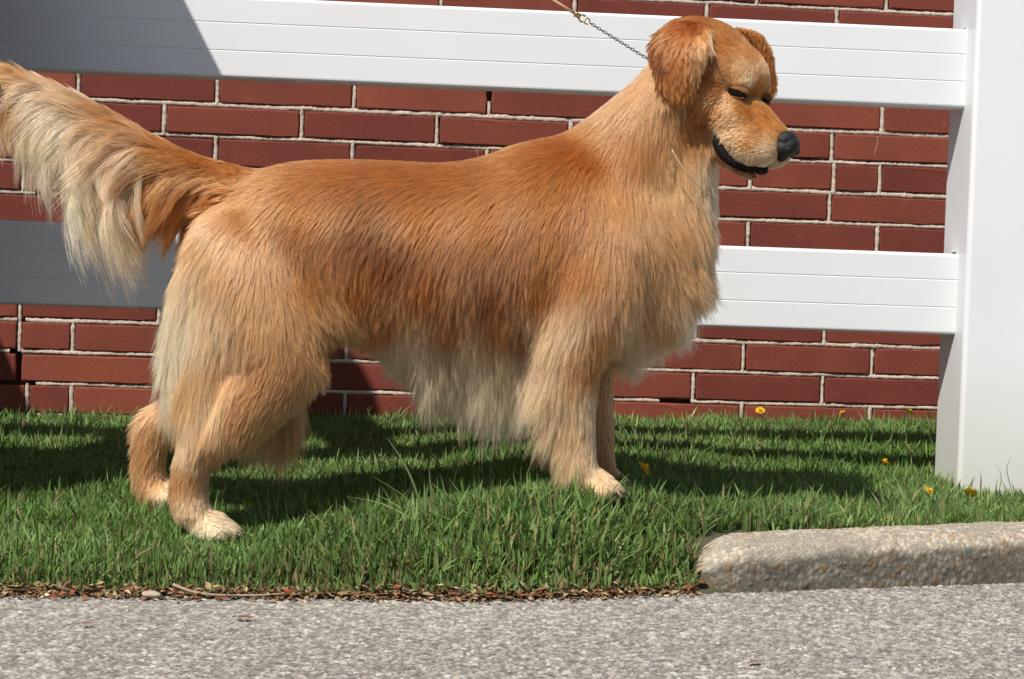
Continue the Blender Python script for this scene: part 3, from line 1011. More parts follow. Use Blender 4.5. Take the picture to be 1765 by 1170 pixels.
def grow(part):
    rg = np.random.default_rng(PARTS.index(part) + 50)
    sel = np.where(tri_part == PARTS.index(part))[0]
    area = TA[sel]
    N = int(area.sum() * 1e4 * DENS[part])
    wt = area.copy()
    if part == 'B':
        cx_, cz_ = proj(np.stack([(A_[sel, 0]), np.full(len(sel), YD), A_[sel, 2]], -1))
        boost = np.where((cz_ > 575) & (cx_ > 630) & (cx_ < 930), 3.0, 1) * np.where((cx_ < 350) & (cz_ > 470) & (cz_ < 680), 2.2, 1) * np.where((cx_ > 1120) & (cz_ > 430), 1.6, 1)
        wt = wt * boost; N = int(N * wt.sum() / area.sum())
    ti = sel[rg.choice(len(sel), N, p=wt / wt.sum())]
    r1, r2 = rg.random(N), rg.random(N)
    m = r1 + r2 > 1; r1[m] = 1 - r1[m]; r2[m] = 1 - r2[m]
    P = A_[ti] + r1[:, None] * (B_[ti] - A_[ti]) + r2[:, None] * (C_[ti] - A_[ti])
    Nn = unit(BNt[BT[ti, 0]] * (1 - r1 - r2)[:, None] + BNt[BT[ti, 1]] * r1[:, None] + BNt[BT[ti, 2]] * r2[:, None])
    if part == 'H':
        ok = np.linalg.norm(P - NOSEC, axis=1) > .0190
        for e, ax, r in EYES: ok &= np.linalg.norm(((P - e) @ ax.T) / r, axis=1) > 1.0
        P, Nn = P[ok], Nn[ok]; N = len(P)
    Q = P.copy()
    if part in ('B', 'RF', 'FF', 'TL'): Q[:, 1] = YD
    px, py = proj(Q)
    K = parse(CTL[part])
    F = np.zeros((N, K.shape[1] - 2))
    for s in range(0, N, 20000):
        d2 = (px[s:s + 20000, None] - K[None, :, 0]) ** 2 + (py[s:s + 20000, None] - K[None, :, 1]) ** 2
        w = 1 / (d2 + 60.0) ** 1.6
        F[s:s + 20000] = (w @ K[:, 2:]) / w.sum(1, keepdims=True)
    d0 = unit(np.stack([F[:, 0], np.zeros(N), -F[:, 1]], -1))
    d1 = unit(np.stack([F[:, 7], np.zeros(N), -F[:, 8]], -1))
    L = F[:, 2] * YD / F_PX
    if part == 'TL':                      # on top of the tail the hair runs along it to the tip
        up_ = np.clip((Nn[:, 2] - .1) / .4, 0, 1)[:, None]
        d1 = unit(d1 * (1 - up_) + np.array([-.95, 0, .12]) * up_)
        L = L * (1 - .4 * up_[:, 0])
    lift = F[:, 3]
    colr = F[:, 4:7]
    # locks: every strand follows the nearest lock centre
    size, amt = CLUMP[part]
    nC = max(50, int(area.sum() / (size * size) * 1.1))
    ci = rg.choice(N, min(nC, N), replace=False)
    k2 = kdtree.KDTree(len(ci))
    for j, i in enumerate(ci): k2.insert(P[i], j)
    k2.balance()
    near = np.array([k2.find(p)[1] for p in P])
    # directions vary from lock to lock and drift slowly over the coat
    wob = rg.standard_normal((len(ci), 3)) * .085
    lockL = np.exp(rg.standard_normal(len(ci)) * .13)
    lockT = np.exp(rg.standard_normal(len(ci)) * .15)
    lockS = rg.standard_normal(len(ci))
    drift = np.stack([vnoise(px / 34, py / 34, 61) - .5, np.zeros(N), vnoise(px / 34, py / 34, 62) - .5], -1) * .42
    if part in ('B', 'H'): lift = lift * .45
    if part == 'H': L = L * .8
    if part in ('EN', 'EF'): lift = lift * .5; wob *= .8; L = L * .85
    if part == 'TL': wob *= 1.6; drift *= 1.5; lift = lift * .7; lockL = np.exp(rg.standard_normal(len(ci)) * .22)
    D0 = unit(d0 + drift + wob[near] + rg.standard_normal((N, 3)) * .07)
    dn = (D0 * Nn).sum(1, keepdims=True)
    keepo = np.clip((L - .045) / .04, 0, 1)[:, None] * .9
    D0 = unit(D0 - Nn * np.where(dn > 0, dn * (1 - keepo), dn) + 1e-6)
    D0 = unit(D0 + Nn * (lift * (1 + .35 * lockS[near]) + .035 * rg.random(N))[:, None])
    grav = np.clip((L - .03) / .06, 0, 1)[:, None]
    D1 = unit(d1 + drift * .8 + wob[near] * 1.2 + rg.standard_normal((N, 3)) * .05 + np.array([0, 0, -.35]) * grav)
    D1t = unit(D1 - Nn * np.minimum((D1 * Nn).sum(1, keepdims=True) - .02, 0))
    L = L * lockL[near] * (0.78 + .34 * rg.random(N))
    if part == 'B':
        L *= np.where(Nn[:, 1] > .5, .95, 1)
    pts = np.zeros((N, NPT, 3)); pts[:, 0] = P - Nn * .0006
    ts = np.linspace(0, 1, NPT)
    ph0 = rg.random(len(ci))[near] * 6.28
    wav_amp = np.clip((L - .04) / .12, 0, 1) * .16
    side = unit(np.cross(D0, Nn))
    for j in range(1, NPT):
        u = (ts[j - 1] + ts[j]) / 2
        dd = unit(D0 * (1 - u ** .9) + D1t * u ** .9) + side * (wav_amp * np.cos(u * 7 + ph0))[:, None]
        pts[:, j] = pts[:, j - 1] + unit(dd) * (L / (NPT - 1))[:, None]
    rnd = rg.random(N)
    # gather towards the lock
    G = pts[ci][near]
    dist = np.linalg.norm(P - P[ci][near], axis=1)
    k = amt * np.clip(1.3 - dist / (size * 1.6), 0, 1)
    stray = rg.random(N) < .06
    k = np.where(stray, k * .15, k)
    wgt = (ts ** 1.1)[None, :, None] * k[:, None, None]
    scaleL = (L / (L[ci][near] + 1e-9))[:, None, None]
    Gs = G[:, :1] + (G - G[:, :1]) * np.clip(scaleL, .5, 1.5)
    pts = pts * (1 - wgt) + Gs * wgt
    if part in ('H', 'EN', 'EF'):
        for j in range(1, NPT):
            lo = .0006 + .0022 * ts[j] * rnd
            d_ = np.zeros((N, 3))
            for q in range(N):
                pq = Vector(pts[q, j])
                loc, nr, _i, dist = _bvh.find_nearest(pq, .03)
                if loc is None: continue
                sd_ = dist if (pq - loc).dot(nr) >= 0 else -dist
                if sd_ < lo[q]: d_[q] = np.array(nr) * (lo[q] - sd_)
            pts[:, j:] += d_[:, None]
    # strands lie on the body, never under the skin
    if part in ('B', 'RF', 'FF', 'TL'):
        for j in range(1, NPT):
            for _ in range(2):
                s_, g_ = sample_sdf(pts[:, j])
                push = np.clip(.0010 + .0045 * ts[j] * (.4 + .6 * rnd) - s_, 0, .03)[:, None] * g_ if _ or j > 1 else np.clip(.0010 - s_, 0, .03)[:, None] * g_
                pts[:, j:] += push[:, None]
    tone = lockT[near] * np.exp(rg.standard_normal(N) * .10)
    hue = rg.standard_normal(N) * .03
    cN = (vnoise(px / 46, py / 46, 71) - .5) * .16
    colr = colr * (tone * (1 + cN))[:, None] * np.stack([1 - hue * .3, 1 + hue, 1 + 2 * hue], -1)
    return pts, np.clip(colr, .01, .9)


def hair_object(name, pts, colr, parent, rad=.00028, tip=.00007, label=None):
    N, n, _ = pts.shape
    cu = bpy.data.hair_curves.new(name)
    cu.add_curves([n] * N)
    cu.attributes['position'].data.foreach_set('vector', pts.astype(np.float32).ravel())
    ra = cu.attributes.get('radius') or cu.attributes.new('radius', 'FLOAT', 'POINT')
    prof = np.interp(np.linspace(0, 1, n), [0, .15, .6, 1], [rad * .8, rad, rad * .85, tip])
    ra.data.foreach_set('value', np.tile(prof, N).astype(np.float32))
    ca = cu.attributes.new('col', 'FLOAT_COLOR', 'CURVE')
    c4 = np.ones((N, 4), np.float32); c4[:, :3] = colr
    ca.data.foreach_set('color', c4.ravel())
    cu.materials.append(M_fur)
    o = link(name, cu)
    keep_world(o, parent)
    return o


M_skin = vcol_mat('undercoat', .9, .1, fine=.25, fine_scale=500)
bcol = np.zeros((nv, 4), np.float32); bcol[:, 3] = 1
for p in PARTS:
    mm = BP == PARTS.index(p)
    if not mm.any(): continue
    Q = BVt[mm].copy()
    if p in ('B', 'RF', 'FF', 'TL'): Q[:, 1] = YD
    qx, qy = proj(Q); K = parse(CTL[p])
    w = 1 / ((qx[:, None] - K[None, :, 0]) ** 2 + (qy[:, None] - K[None, :, 1]) ** 2 + 60) ** 1.6
    bcol[mm, :3] = (w @ K[:, 6:9]) / w.sum(1, keepdims=True) * .85
body_me.color_attributes.new('col', 'FLOAT_COLOR', 'POINT').data.foreach_set('color', bcol.ravel())
body_me.materials.clear(); body_me.materials.append(M_skin)
body = link('body', body_me); keep_world(body, dog)
nstr = 0
for p in PARTS:
    pts, cl = grow(p)
    nstr += len(pts)
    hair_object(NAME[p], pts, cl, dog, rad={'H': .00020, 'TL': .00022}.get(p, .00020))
print('strands', nstr)

# nose, eyes, lips
M_nose = plain('nose_leather', (.016, .0155, .015), .45, var=.4, scale=900, spec=.28, bump=.5)
M_eye = plain('eye', (.008, .0045, .003), .12, spec=.18)
M_lip = plain('lip', (.008, .006, .006), .75, var=.3, scale=300, spec=.15)


def sculpt(name, prims, mat, voxel, it, parent):
    PRIM.clear()
    for a in prims: ellip('x', *a)
    vs, ts_, b = [], [], 0
    for (_, v, tr) in PRIM: vs.append(v); ts_.append(tr + b); b += len(v)
    me = np_mesh(name, np.concatenate(vs), np.concatenate(ts_))
    o = link('tmp', me)
    m = o.modifiers.new('r', 'REMESH'); m.mode = 'VOXEL'; m.voxel_size = voxel
    m = o.modifiers.new('s', 'SMOOTH'); m.iterations = it; m.factor = .5
    me2 = bpy.data.meshes.new_from_object(o.evaluated_get(bpy.context.evaluated_depsgraph_get()))
    bpy.data.objects.remove(o); bpy.data.meshes.remove(me)
    me2.name = name; me2.materials.clear(); me2.materials.append(mat)
    for p in me2.polygons: p.use_smooth = True
    return keep_world(link(name, me2), parent)


nose = sculpt('nose', [(hp(0, .170, -.016), HA, (.0215, .014, .0135)), (hp(0, .179, -.020), HA, (.0168, .0115, .0138)), (hp(.012, .174, -.026), HA, (.0098, .0125, .0112)), (hp(-.012, .174, -.026), HA, (.0098, .0125, .0112)), (hp(0, .176, -.036), HA, (.007, .008, .011))], M_nose, .0012, 2, dog)
M_hole = plain('nostril', (.002, .002, .002), .8)
for s in (-1, 1):
    PRIM.clear(); ellip('x', hp(s * .0118, .1850, -.0230), HA, (.0056, .0042, .0058), 12)
    keep_world(link('nostril', np_mesh('nostril', PRIM[0][1], PRIM[0][2], M_hole, smooth=True)), nose)
M_lid = plain('eyelid', (.17, .070, .026), .9, var=.35, scale=500, spec=.1)
for (e, ax, r) in EYES:
    PRIM.clear(); ellip('x', e, ax, r * np.array([1, .98, .96]), 28)
    eye = keep_world(link('eye', np_mesh('eye', PRIM[0][1], PRIM[0][2], M_eye, smooth=True)), dog)
    for hi_, lim in ((True, .28), (False, -.55)):
        PRIM.clear(); ellip('x', e, ax, r * 1.05, 40)
        v, tr = PRIM[0][1], PRIM[0][2]
        loc = ((v - e) @ ax.T) / (r * 1.05)
        u_ = loc[:, 2] + (.10 * loc[:, 1] if hi_ else -.05 * loc[:, 1]) + .25 * loc[:, 1] ** 2 * (1 if hi_ else -1)
        keepv = u_ > lim if hi_ else u_ < lim
        tr = tr[keepv[tr].all(1)]
        used = np.unique(tr); mp_ = np.zeros(len(v), int); mp_[used] = np.arange(len(used))
        lo_ = keep_world(link('eyelid', np_mesh('eyelid', v[used], mp_[tr], M_lid, smooth=True)), dog)
        sm = lo_.modifiers.new('t', 'SOLIDIFY'); sm.thickness = .0011; sm.offset = 0
for s in (1, -1):
    P = catmull(np.array([hp(s * .038, .090, -.062), hp(s * .036, .102, -.072), hp(s * .031, .122, -.0785), hp(s * .024, .145, -.0775), hp(s * .013, .157, -.0725), hp(s * .000, .1615, -.070)]), 6)
    w = np.interp(np.linspace(0, 1, len(P)), [0, .1, .3, .6, .85, 1], [.004, .0090, .0104, .0082, .0058, .0054])
    v, tr = tube_mesh(P, w, 14)
    ctr = P.mean(0)
    d_ = (v - ctr) @ hn
    keep_world(link('lip', np_mesh('lip', v, tr, M_lip, smooth=True)), dog)
# claws
M_claw = plain('claw', (.05, .035, .025), .4)
for c in PAWS:
    for (dy, dx) in ((-.023, .036), (-.009, .051), (.009, .051), (.023, .036)):
        v, tr = tube_mesh([c + np.array([dx - .008, dy, -.005]), c + np.array([dx + .003, dy, -.007]), c + np.array([dx + .009, dy, -.014])], [.0034, .0029, .0008], 6)
        keep_world(link('claw', np_mesh('claw', v, tr, M_claw, smooth=True)), dog)


# ------------------------------------------------------------------ grass
M_grass = vcol_mat('grass_blade', 0.55, 0.35, trans=0.32)


def blades(X, Y, h, w, lean, colr, seed, zoff=-0.004, nseg=3, leandir=None):
    """flat tapering blades as one mesh; all inputs arrays"""
    rg = np.random.default_rng(seed)
    N = len(X)
    Z = lawn_z(X, Y) + zoff
    yaw = rg.random(N) * 2 * np.pi
    ld = rg.random(N) * 2 * np.pi if leandir is None else leandir
    ex = np.stack([np.cos(yaw), np.sin(yaw), np.zeros(N)], -1)
    lv = np.stack([np.cos(ld), np.sin(ld), np.zeros(N)], -1)
    V = np.zeros((N, nseg * 2 + 1, 3)); Cc = np.zeros((N, nseg * 2 + 1, 3))
    base = np.stack([X, Y, Z], -1)
    for j in range(nseg + 1):
        u = j / nseg
        c = base + lv * (lean * h * u ** 1.8)[:, None] + np.array([0, 0, 1]) * (h * u * (1 - .25 * lean * u))[:, None]
        ww = w * (1 - .35 * u ** 2) * .5
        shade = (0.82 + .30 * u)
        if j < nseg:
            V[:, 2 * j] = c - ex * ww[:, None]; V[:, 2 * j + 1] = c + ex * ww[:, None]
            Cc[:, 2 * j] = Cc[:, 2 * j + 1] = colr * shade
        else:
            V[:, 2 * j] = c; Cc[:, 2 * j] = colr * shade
    k = nseg * 2 + 1
    b = (np.arange(N) * k)[:, None]
    tr = []
    for j in range(nseg - 1):
        tr += [b + np.array([[2 * j, 2 * j + 1, 2 * j + 3]]), b + np.array([[2 * j, 2 * j + 3, 2 * j + 2]])]
    j = nseg - 1
    tr.append(b + np.array([[2 * j, 2 * j + 1, 2 * j + 2]]))
    return V.reshape(-1, 3), np.concatenate(tr), Cc.reshape(-1, 3)


def wall_y(X): return DW + X * math.tan(PW)


def lawn_points(x0, x1, dens, seed):
    rg = np.random.default_rng(seed)
    yA, yB = 1.55, 3.62
    N = int((x1 - x0) * (yB - yA) * dens)
    X = x0 + (x1 - x0) * rg.random(N); Y = yA + (yB - yA) * rg.random(N)
    edge = road_edge(X) + np.where(X > 0.262, .118, .012) + .03 * (vnoise(X * 14, Y * 3, 31) - .4)
    m = (Y > edge) & (Y < wall_y(X) - .004)
    # not inside the posts
    lx = X * math.cos(PF) + (Y - DF) * math.sin(PF); ly = -X * math.sin(PF) + (Y - DF) * math.cos(PF)
    for px_ in (PX0, x_left): m &= ~((lx > px_ - .002) & (lx < px_ + POST_W + .002) & (ly > -.047) & (ly < .085))
    # paws press the blades flat
    for c in PAWS: m &= ~((np.abs(X - c[0] - .012) < .036) & (np.abs(Y - c[1]) < .026))
    # thin dry rim along the road
    d = Y - (road_edge(X) + np.where(X > 0.262, .04, 0))
    m &= (rg.random(N) < np.clip(.40 + d / .06, 0, 1)) | (X > .262)
    return X[m], Y[m], d[m]


def lawn_blades(x0, x1, dens, seed):
    X, Y, d = lawn_points(x0, x1, dens, seed)
    rg = np.random.default_rng(seed + 1)
    N = len(X)
    hn_ = vnoise(X * 9, Y * 9, 33)
    h = (.017 + .021 * hn_ + .012 * rg.random(N))
    clump = np.exp(-(((X - .02) / .26) ** 2 + ((Y - 2.00) / .10) ** 2))         # ranker growth before the dog's feet
    h = h * (1 + .60 * clump) * np.clip(.45 + d / .10, .4, 1)
    h = np.where(d < .05, h * .75, h)
    h = h * (1 - .45 * np.exp(-(((X + .39) / .10) ** 2 + ((Y - 2.03) / .08) ** 2)))
    h = np.where(rg.random(N) < .05, h * 1.55, h)
    w = .0028 + .0018 * rg.random(N) + .0010 * clump
    lean = np.clip(np.abs(rg.normal(.32, .34, N)), 0, 1.1)
    tone = np.exp(rg.normal(0, .20, N)) * (.78 + .44 * vnoise(X * 5, Y * 5, 35))
    g1, g2 = np.array([.088, .172, .028]), np.array([.195, .285, .092])
    mixv = np.clip(vnoise(X * 4 + 9, Y * 4, 36) + rg.normal(0, .25, N), 0, 1)[:, None]
    c = (g1 * (1 - mixv) + g2 * mixv) * tone[:, None]
    dry = rg.random(N) < np.clip(.07 + .45 * np.exp(-d / .045), 0, .7)
    c = np.where(dry[:, None], np.array([.24, .19, .085]) * tone[:, None], c)
    return blades(X, Y, h, w, lean, c, seed + 2)


v1, t1, c1_ = lawn_blades(-1.15, 1.35, 52000, 41)
v2, t2, c2_ = lawn_blades(-2.6, -1.15, 9000, 51)
v3, t3, c3_ = lawn_blades(1.35, 2.6, 9000, 61)
gv = np.concatenate([v1, v2, v3]); gt = np.concatenate([t1, t2 + len(v1), t3 + len(v1) + len(v2)]); gc = np.concatenate([c1_, c2_, c3_])
tag(link('grass', np_mesh('grass', gv, gt, M_grass, gc)), 'short green lawn grass between the road edge and the brick wall', 'grass', kind='stuff')
print('grass tris', len(gt))

# dead thatch and leaf crumbs along the road edge
M_litter = vcol_mat('leaf_litter', 0.9, 0.15)
rg = np.random.default_rng(77)
N = 2800
X = rg.uniform(-1.3, .27, N)
d = rg.normal(.008, .012, N)
Y = road_edge(X) + d
z = np.where(Y > road_edge(X), np.maximum(lawn_z(X, np.maximum(Y, road_edge(X))), .004), .003) + rg.random(N) * .010 * np.clip(d / .03 + .3, 0.1, 1)
Ln = rg.uniform(.006, .022, N) * np.where(d < 0, .6, 1); Wd = rg.uniform(.0012, .0045, N)
yaw = rg.normal(0, .9, N); til = rg.normal(0, .35, N)
ax = np.stack([np.cos(yaw) * np.cos(til), np.sin(yaw) * np.cos(til), np.sin(til)], -1)
bx = np.stack([-np.sin(yaw), np.cos(yaw), rg.normal(0, .3, N)], -1)
P = np.stack([X, Y, z], -1)
lv = np.stack([P - ax * Ln[:, None] / 2, P - bx * Wd[:, None] + np.array([0, 0, .001]), P + ax * Ln[:, None] / 2, P + bx * Wd[:, None] + np.array([0, 0, .0015])], 1)
kinds = np.array([[.23, .16, .085], [.16, .075, .035], [.10, .065, .035], [.33, .26, .15], [.20, .06, .03]])
lc = kinds[rg.choice(5, N, p=[.34, .22, .22, .14, .08])] * np.exp(rg.normal(0, .25, N))[:, None]
q = np.arange(N * 4).reshape(N, 4)
tag(link('leaf_litter', np_mesh('leaf_litter', lv.reshape(-1, 3), q, M_litter, np.repeat(lc, 4, 0))), 'brown dead grass and leaf crumbs along the edge of the road', 'litter', kind='stuff')

# tall pale stalks that the mower missed: each tuft is a thing
def tuft(name, label, stalks, mat=M_grass):
    """stalks: list of pixel polylines with depth and base width"""
    root_p = at(*stalks[0][0][0], stalks[0][1])
    e = empty(name, tuple(root_p)); tag(e, label, 'grass')
    for pts, Yd, wid, colr in stalks:
        P = catmull(np.array([at(x, y, Yd) for x, y in pts]), 5)
        P[:, 1] += np.linspace(0, .015, len(P)) * (1 if len(P) % 2 else -1)
        n = len(P); V = []; 
        sd = np.array([.75, .66, 0])
        for i, p in enumerate(P):
            ww = wid * (1 - (i / (n - 1)) ** 2 * .85) / 2
            V += [p - sd * ww, p + np.array([0, 0, -ww * .6]), p + sd * ww]
        Q = []
        for i in range(n - 1):
            Q += [(3 * i, 3 * i + 1, 3 * i + 4, 3 * i + 3), (3 * i + 1, 3 * i + 2, 3 * i + 5, 3 * i + 4)]
        keep_world(link('blade', np_mesh('blade', V, Q, mat, np.tile(np.array(colr), (len(V), 1)))), e)
    return e


PALE, MIDG = (.22, .27, .11), (.11, .19, .05)
tuft('grass_tuft', 'tuft of long pale grass blades rising before the belly of the dog', [
    ([(735, 905), (712, 830), (690, 785), (668, 752)], 2.03, .0042, PALE),
    ([(745, 900), (742, 850), (738, 805)], 2.04, .0034, PALE),
    ([(730, 905), (660, 870), (596, 858)], 2.02, .0036, PALE),
    ([(735, 905), (700, 860), (640, 822)], 2.03, .0028, MIDG),
    ([(728, 908), (690, 895), (640, 905)], 2.02, .0034, MIDG),
    ([(745, 905), (775, 850), (790, 800)], 2.05, .0032, MIDG),
    ([(750, 905), (800, 860), (850, 838)], 2.03, .0032, MIDG)])
tuft('grass_tuft', 'tuft of long grass blades leaning right beside the blunt end of the curb', [
    ([(1190, 915), (1235, 860), (1275, 820)], 2.06, .0038, PALE),
    ([(1195, 918), (1260, 885), (1322, 848)], 2.06, .0038, PALE),
    ([(1185, 915), (1205, 870), (1200, 830)], 2.07, .0032, MIDG),
    ([(1180, 915), (1150, 880), (1120, 862)], 2.06, .0032, MIDG)])
tuft('grass_tuft', 'few thin grass blades standing against the foot of the white post', [
    ([(1745, 850), (1738, 810), (1748, 788)], 2.50, .0026, MIDG),
    ([(1722, 848), (1728, 820), (1720, 800)], 2.50, .0024, MIDG),
    ([(1690, 850), (1694, 825), (1692, 812)], 2.50, .0024, MIDG)])

# dandelions
M_petal = plain('dandelion_petal', (.78, .50, .012), .7, var=.15, scale=300)
M_stem = plain('dandelion_stem', (.12, .20, .06), .6)


def petals(seed, R):
    r = np.random.default_rng(seed)
    V, Tq = [], []
    for ring, (n, rad, up) in enumerate(((22, 1.0, .15), (18, .78, .40), (12, .5, .62), (7, .22, .75))):
        for i in range(n):
            a = 2 * np.pi * (i + r.random() * .6) / n
            d = np.array([math.cos(a), math.sin(a), 0]); s_ = np.array([-math.sin(a), math.cos(a), 0])
            L = R * rad * r.uniform(.85, 1.1); z = R * up * r.uniform(.8, 1.15)
            b = len(V)
            V += [d * R * .05 - s_ * R * .05, d * R * .05 + s_ * R * .05, d * L + s_ * R * .085 + [0, 0, z], d * L - s_ * R * .085 + [0, 0, z]]
            Tq.append((b, b + 1, b + 2, b + 3))
    return np_mesh('flower_head', V, Tq, M_petal)


heads = [petals(i, 1.0) for i in range(3)]
for i, (x, y, _Y, R, lab) in enumerate((
        (1108, 808, 2.46, .0125, 'yellow dandelion in the shaded grass just ahead of the front paws of the dog'),
        (1524, 798, 2.66, .0105, 'yellow dandelion in the shaded grass under the fence rails near the post'),
        (1672, 850, 2.44, .0115, 'yellow dandelion at the foot of the white post'),
        (1600, 846, 2.47, .0085, 'pale small dandelion in grass left of the post foot'),
        (1310, 708, 3.38, .0105, 'yellow dandelion by the brick wall, the one farthest from the post'),
        (1452, 712, 3.42, .0080, 'smallest yellow dandelion by the brick wall, between two larger ones'),
        (1568, 711, 3.44, .0100, 'yellow dandelion by the brick wall, the one closest to the post'))):
    for Yd in np.arange(1.95, 3.5, .01):
        p = at(x, y, Yd)
        if p[2] < lawn_z(p[0], p[1]) + .047: break
    Yd = min(Yd, 3.20 + p[0] * .08); p = at(x, y, Yd)
    zg = float(lawn_z(p[0], p[1]))
    e = empty('dandelion', (p[0], p[1], zg)); tag(e, lab, 'flower', 'dandelions in the lawn')
    hz = max(p[2] - zg, .012)
    v, tr = tube_mesh([(0, 0, 0), (.002, 0, hz * .5), (0, 0, hz)], [.0016, .0014, .0016], 6)
    link('stem', np_mesh('stem', v, tr, M_stem), e)
    o = link('flower_head', heads[i % 3], e)
    o.location = (0, 0, hz); o.scale = (R, R, R); o.rotation_euler = (random.uniform(.4, .9), random.uniform(-.3, .3), random.random() * 6)

# stray stone, twig and leaf on the road
M_stone = plain('pale_stone', (.36, .30, .22), .9, var=.15, scale=90, bump=.4)
bm = bmesh.new(); bmesh.ops.create_icosphere(bm, subdivisions=3, radius=1)
for v_ in bm.verts:
    v_.co *= 1 + .12 * math.sin(v_.co.x * 3 + 1) * math.cos(v_.co.y * 4) + random.uniform(-.02, .02)
    v_.co = Vector((v_.co.x * .013, v_.co.y * .008, v_.co.z * .0045))
p = at(261, 1030, float(road_edge(-.44)) - .004)
o = link('stone', bm_mesh('stone', bm, M_stone, True)); o.location = (p[0], p[1], .006); o.rotation_euler = (0, .1, .3)
tag(o, 'flat pale stone lying on the road against the lawn edge', 'stone')
M_twig = plain('twig', (.30, .22, .15), .9, var=.25, scale=200)
P = catmull(np.array([(-.415, float(road_edge(-.415)) + .010, .016), (-.39, float(road_edge(-.39)) + .003, .009), (-.36, float(road_edge(-.36)) - .002, .006), (-.31, float(road_edge(-.31)) - .001, .006), (-.275, float(road_edge(-.275)) + .002, .008)]), 5)
v, tr = tube_mesh(P, np.linspace(.0022, .0012, len(P)), 6)
tag(link('twig', np_mesh('twig', v, tr, M_twig, smooth=True)), 'thin bent twig lying along the edge of the road', 'twig')
M_leaf = plain('dry_leaf', (.19, .065, .03), .8, var=.3, scale=150)
for i, (x, y, s_, lab) in enumerate(((420, 1063, .013, 'small rust red dry leaf lying on the road'), (148, 1074, .009, 'tiny dark leaf scrap on the asphalt, left of the rust red leaf'), (1300, 1140, .010, 'reddish leaf scrap on the asphalt below the curb end'))):
    d = FV + (x - CX) / F_PX * RV - (y - CY) / F_PX * UV
    pp = CV + d * (CAM_H - .006) / -d[2]
    V = []
    prof = [0, .5, .85, 1, .8, .45, 0]
    for k, f_ in enumerate(prof):
        u = k / 6 * 2 - 1
        V += [(u, f_ * .38, .10 * f_ + .05 * u), (u, 0, .0 + .06 * u * u), (u, -f_ * .34, .14 * f_)]
    Q = []
    for k in range(6): Q += [(3 * k, 3 * k + 1, 3 * k + 4, 3 * k + 3), (3 * k + 1, 3 * k + 2, 3 * k + 5, 3 * k + 4)]
    o = link('dry_leaf', np_mesh('dry_leaf', V, Q, M_leaf, smooth=True)); o.location = tuple(pp); o.scale = (s_, s_, s_); o.rotation_euler = (0, 0, .3 * i)
    tag(o, lab, 'leaf')


# ------------------------------------------------------------------ leash and slip collar
neckA = at(1103, 93, 2.165)
HAND = at(126, -515, 2.10)
lead = empty('leash', tuple(neckA))
tag(lead, 'tan leash with brass clasp and dark slip chain at the neck of the dog', 'leash')
M_chain = plain('dark_steel', (.16, .15, .14), .35, metal=.9, var=.3, scale=900)
M_brass = plain('brass', (.42, .30, .12), .3, metal=1.0, var=.25, scale=300)
M_tan = plain('tan_cord', (.55, .33, .20), .7, var=.15, scale=300)
ln = lambda k: neckA + (HAND - neckA) * k
kx = 1 / 6.6
k_clasp0, k_clasp1 = .61 * kx, .80 * kx
# chain: links as small flattened rings, alternately turned
dirv = (HAND - neckA) / np.linalg.norm(HAND - neckA)
s1 = np.cross(dirv, [0, 0, 1]); s1 /= np.linalg.norm(s1); s2 = np.cross(dirv, s1)
start, end = ln(-.02), ln(k_clasp0)
nl = int(np.linalg.norm(end - start) / .0046)
VV, TT = [], []
for i in range(nl):
    c = start + (end - start) * (i + .5) / nl
    sd = s1 if i % 2 else s2
    ring = [c + dirv * .0034 * math.cos(a) + sd * .0019 * math.sin(a) for a in np.linspace(0, 2 * np.pi, 11)]
    v, tr = tube_mesh(ring, .00062, 5)
    TT += [tuple(q + len(VV)) for q in tr]; VV += [tuple(p) for p in v]
keep_world(link('chain', np_mesh('chain', VV, TT, M_chain, smooth=True)), lead)
# clasp: end ring, trigger hook, swivel barrel
cl0, cl1 = ln(k_clasp0), ln(k_clasp1)
L_ = np.linalg.norm(cl1 - cl0)
side_v = np.cross(dirv, [0, 1, 0]); side_v /= np.linalg.norm(side_v)
ring = [cl0 + dirv * .004 + (dirv * .0045 * math.cos(a) + side_v * .0042 * math.sin(a)) for a in np.linspace(0, 2 * np.pi, 17)]
v, tr = tube_mesh(ring, .0010, 7); keep_world(link('ring', np_mesh('ring', v, tr, M_brass, smooth=True)), lead)
hook = [cl0 + dirv * (.007 + .0052 * (1 - math.cos(a)) * .9) + side_v * (.0050 * math.sin(a)) for a in np.linspace(-.5, 5.3, 18)]
v, tr = tube_mesh(hook, .0013, 7); keep_world(link('hook', np_mesh('hook', v, tr, M_brass, smooth=True)), lead)
bar = [cl0 + dirv * q for q in (.0155, .0165, .019, .021, .0235, .0245)]
v, tr = tube_mesh(bar, [.002, .0045, .0036, .0036, .0048, .002], 12); keep_world(link('swivel', np_mesh('swivel', v, tr, M_brass, smooth=True)), lead)
P = [cl0 + dirv * q for q in np.linspace(.0225, np.linalg.norm(HAND - cl0) + .01, 30)]
v, tr = tube_mesh(P, .0021, 8); keep_world(link('cord', np_mesh('cord', v, tr, M_tan, smooth=True)), lead)
# the loop of the slip collar that shows on the throat
M_pale = plain('pale_cord', (.55, .42, .28), .7, var=.1, scale=300)
loop = catmull(np.array([at(1158, 258, 2.092), at(1172, 282, 2.094), at(1190, 304, 2.100), at(1210, 326, 2.112), at(1226, 336, 2.14), at(1238, 332, 2.19)]), 6)
v, tr = tube_mesh(loop, .0009, 6); keep_world(link('collar_loop', np_mesh('collar_loop', v, tr, M_pale, smooth=True)), lead)

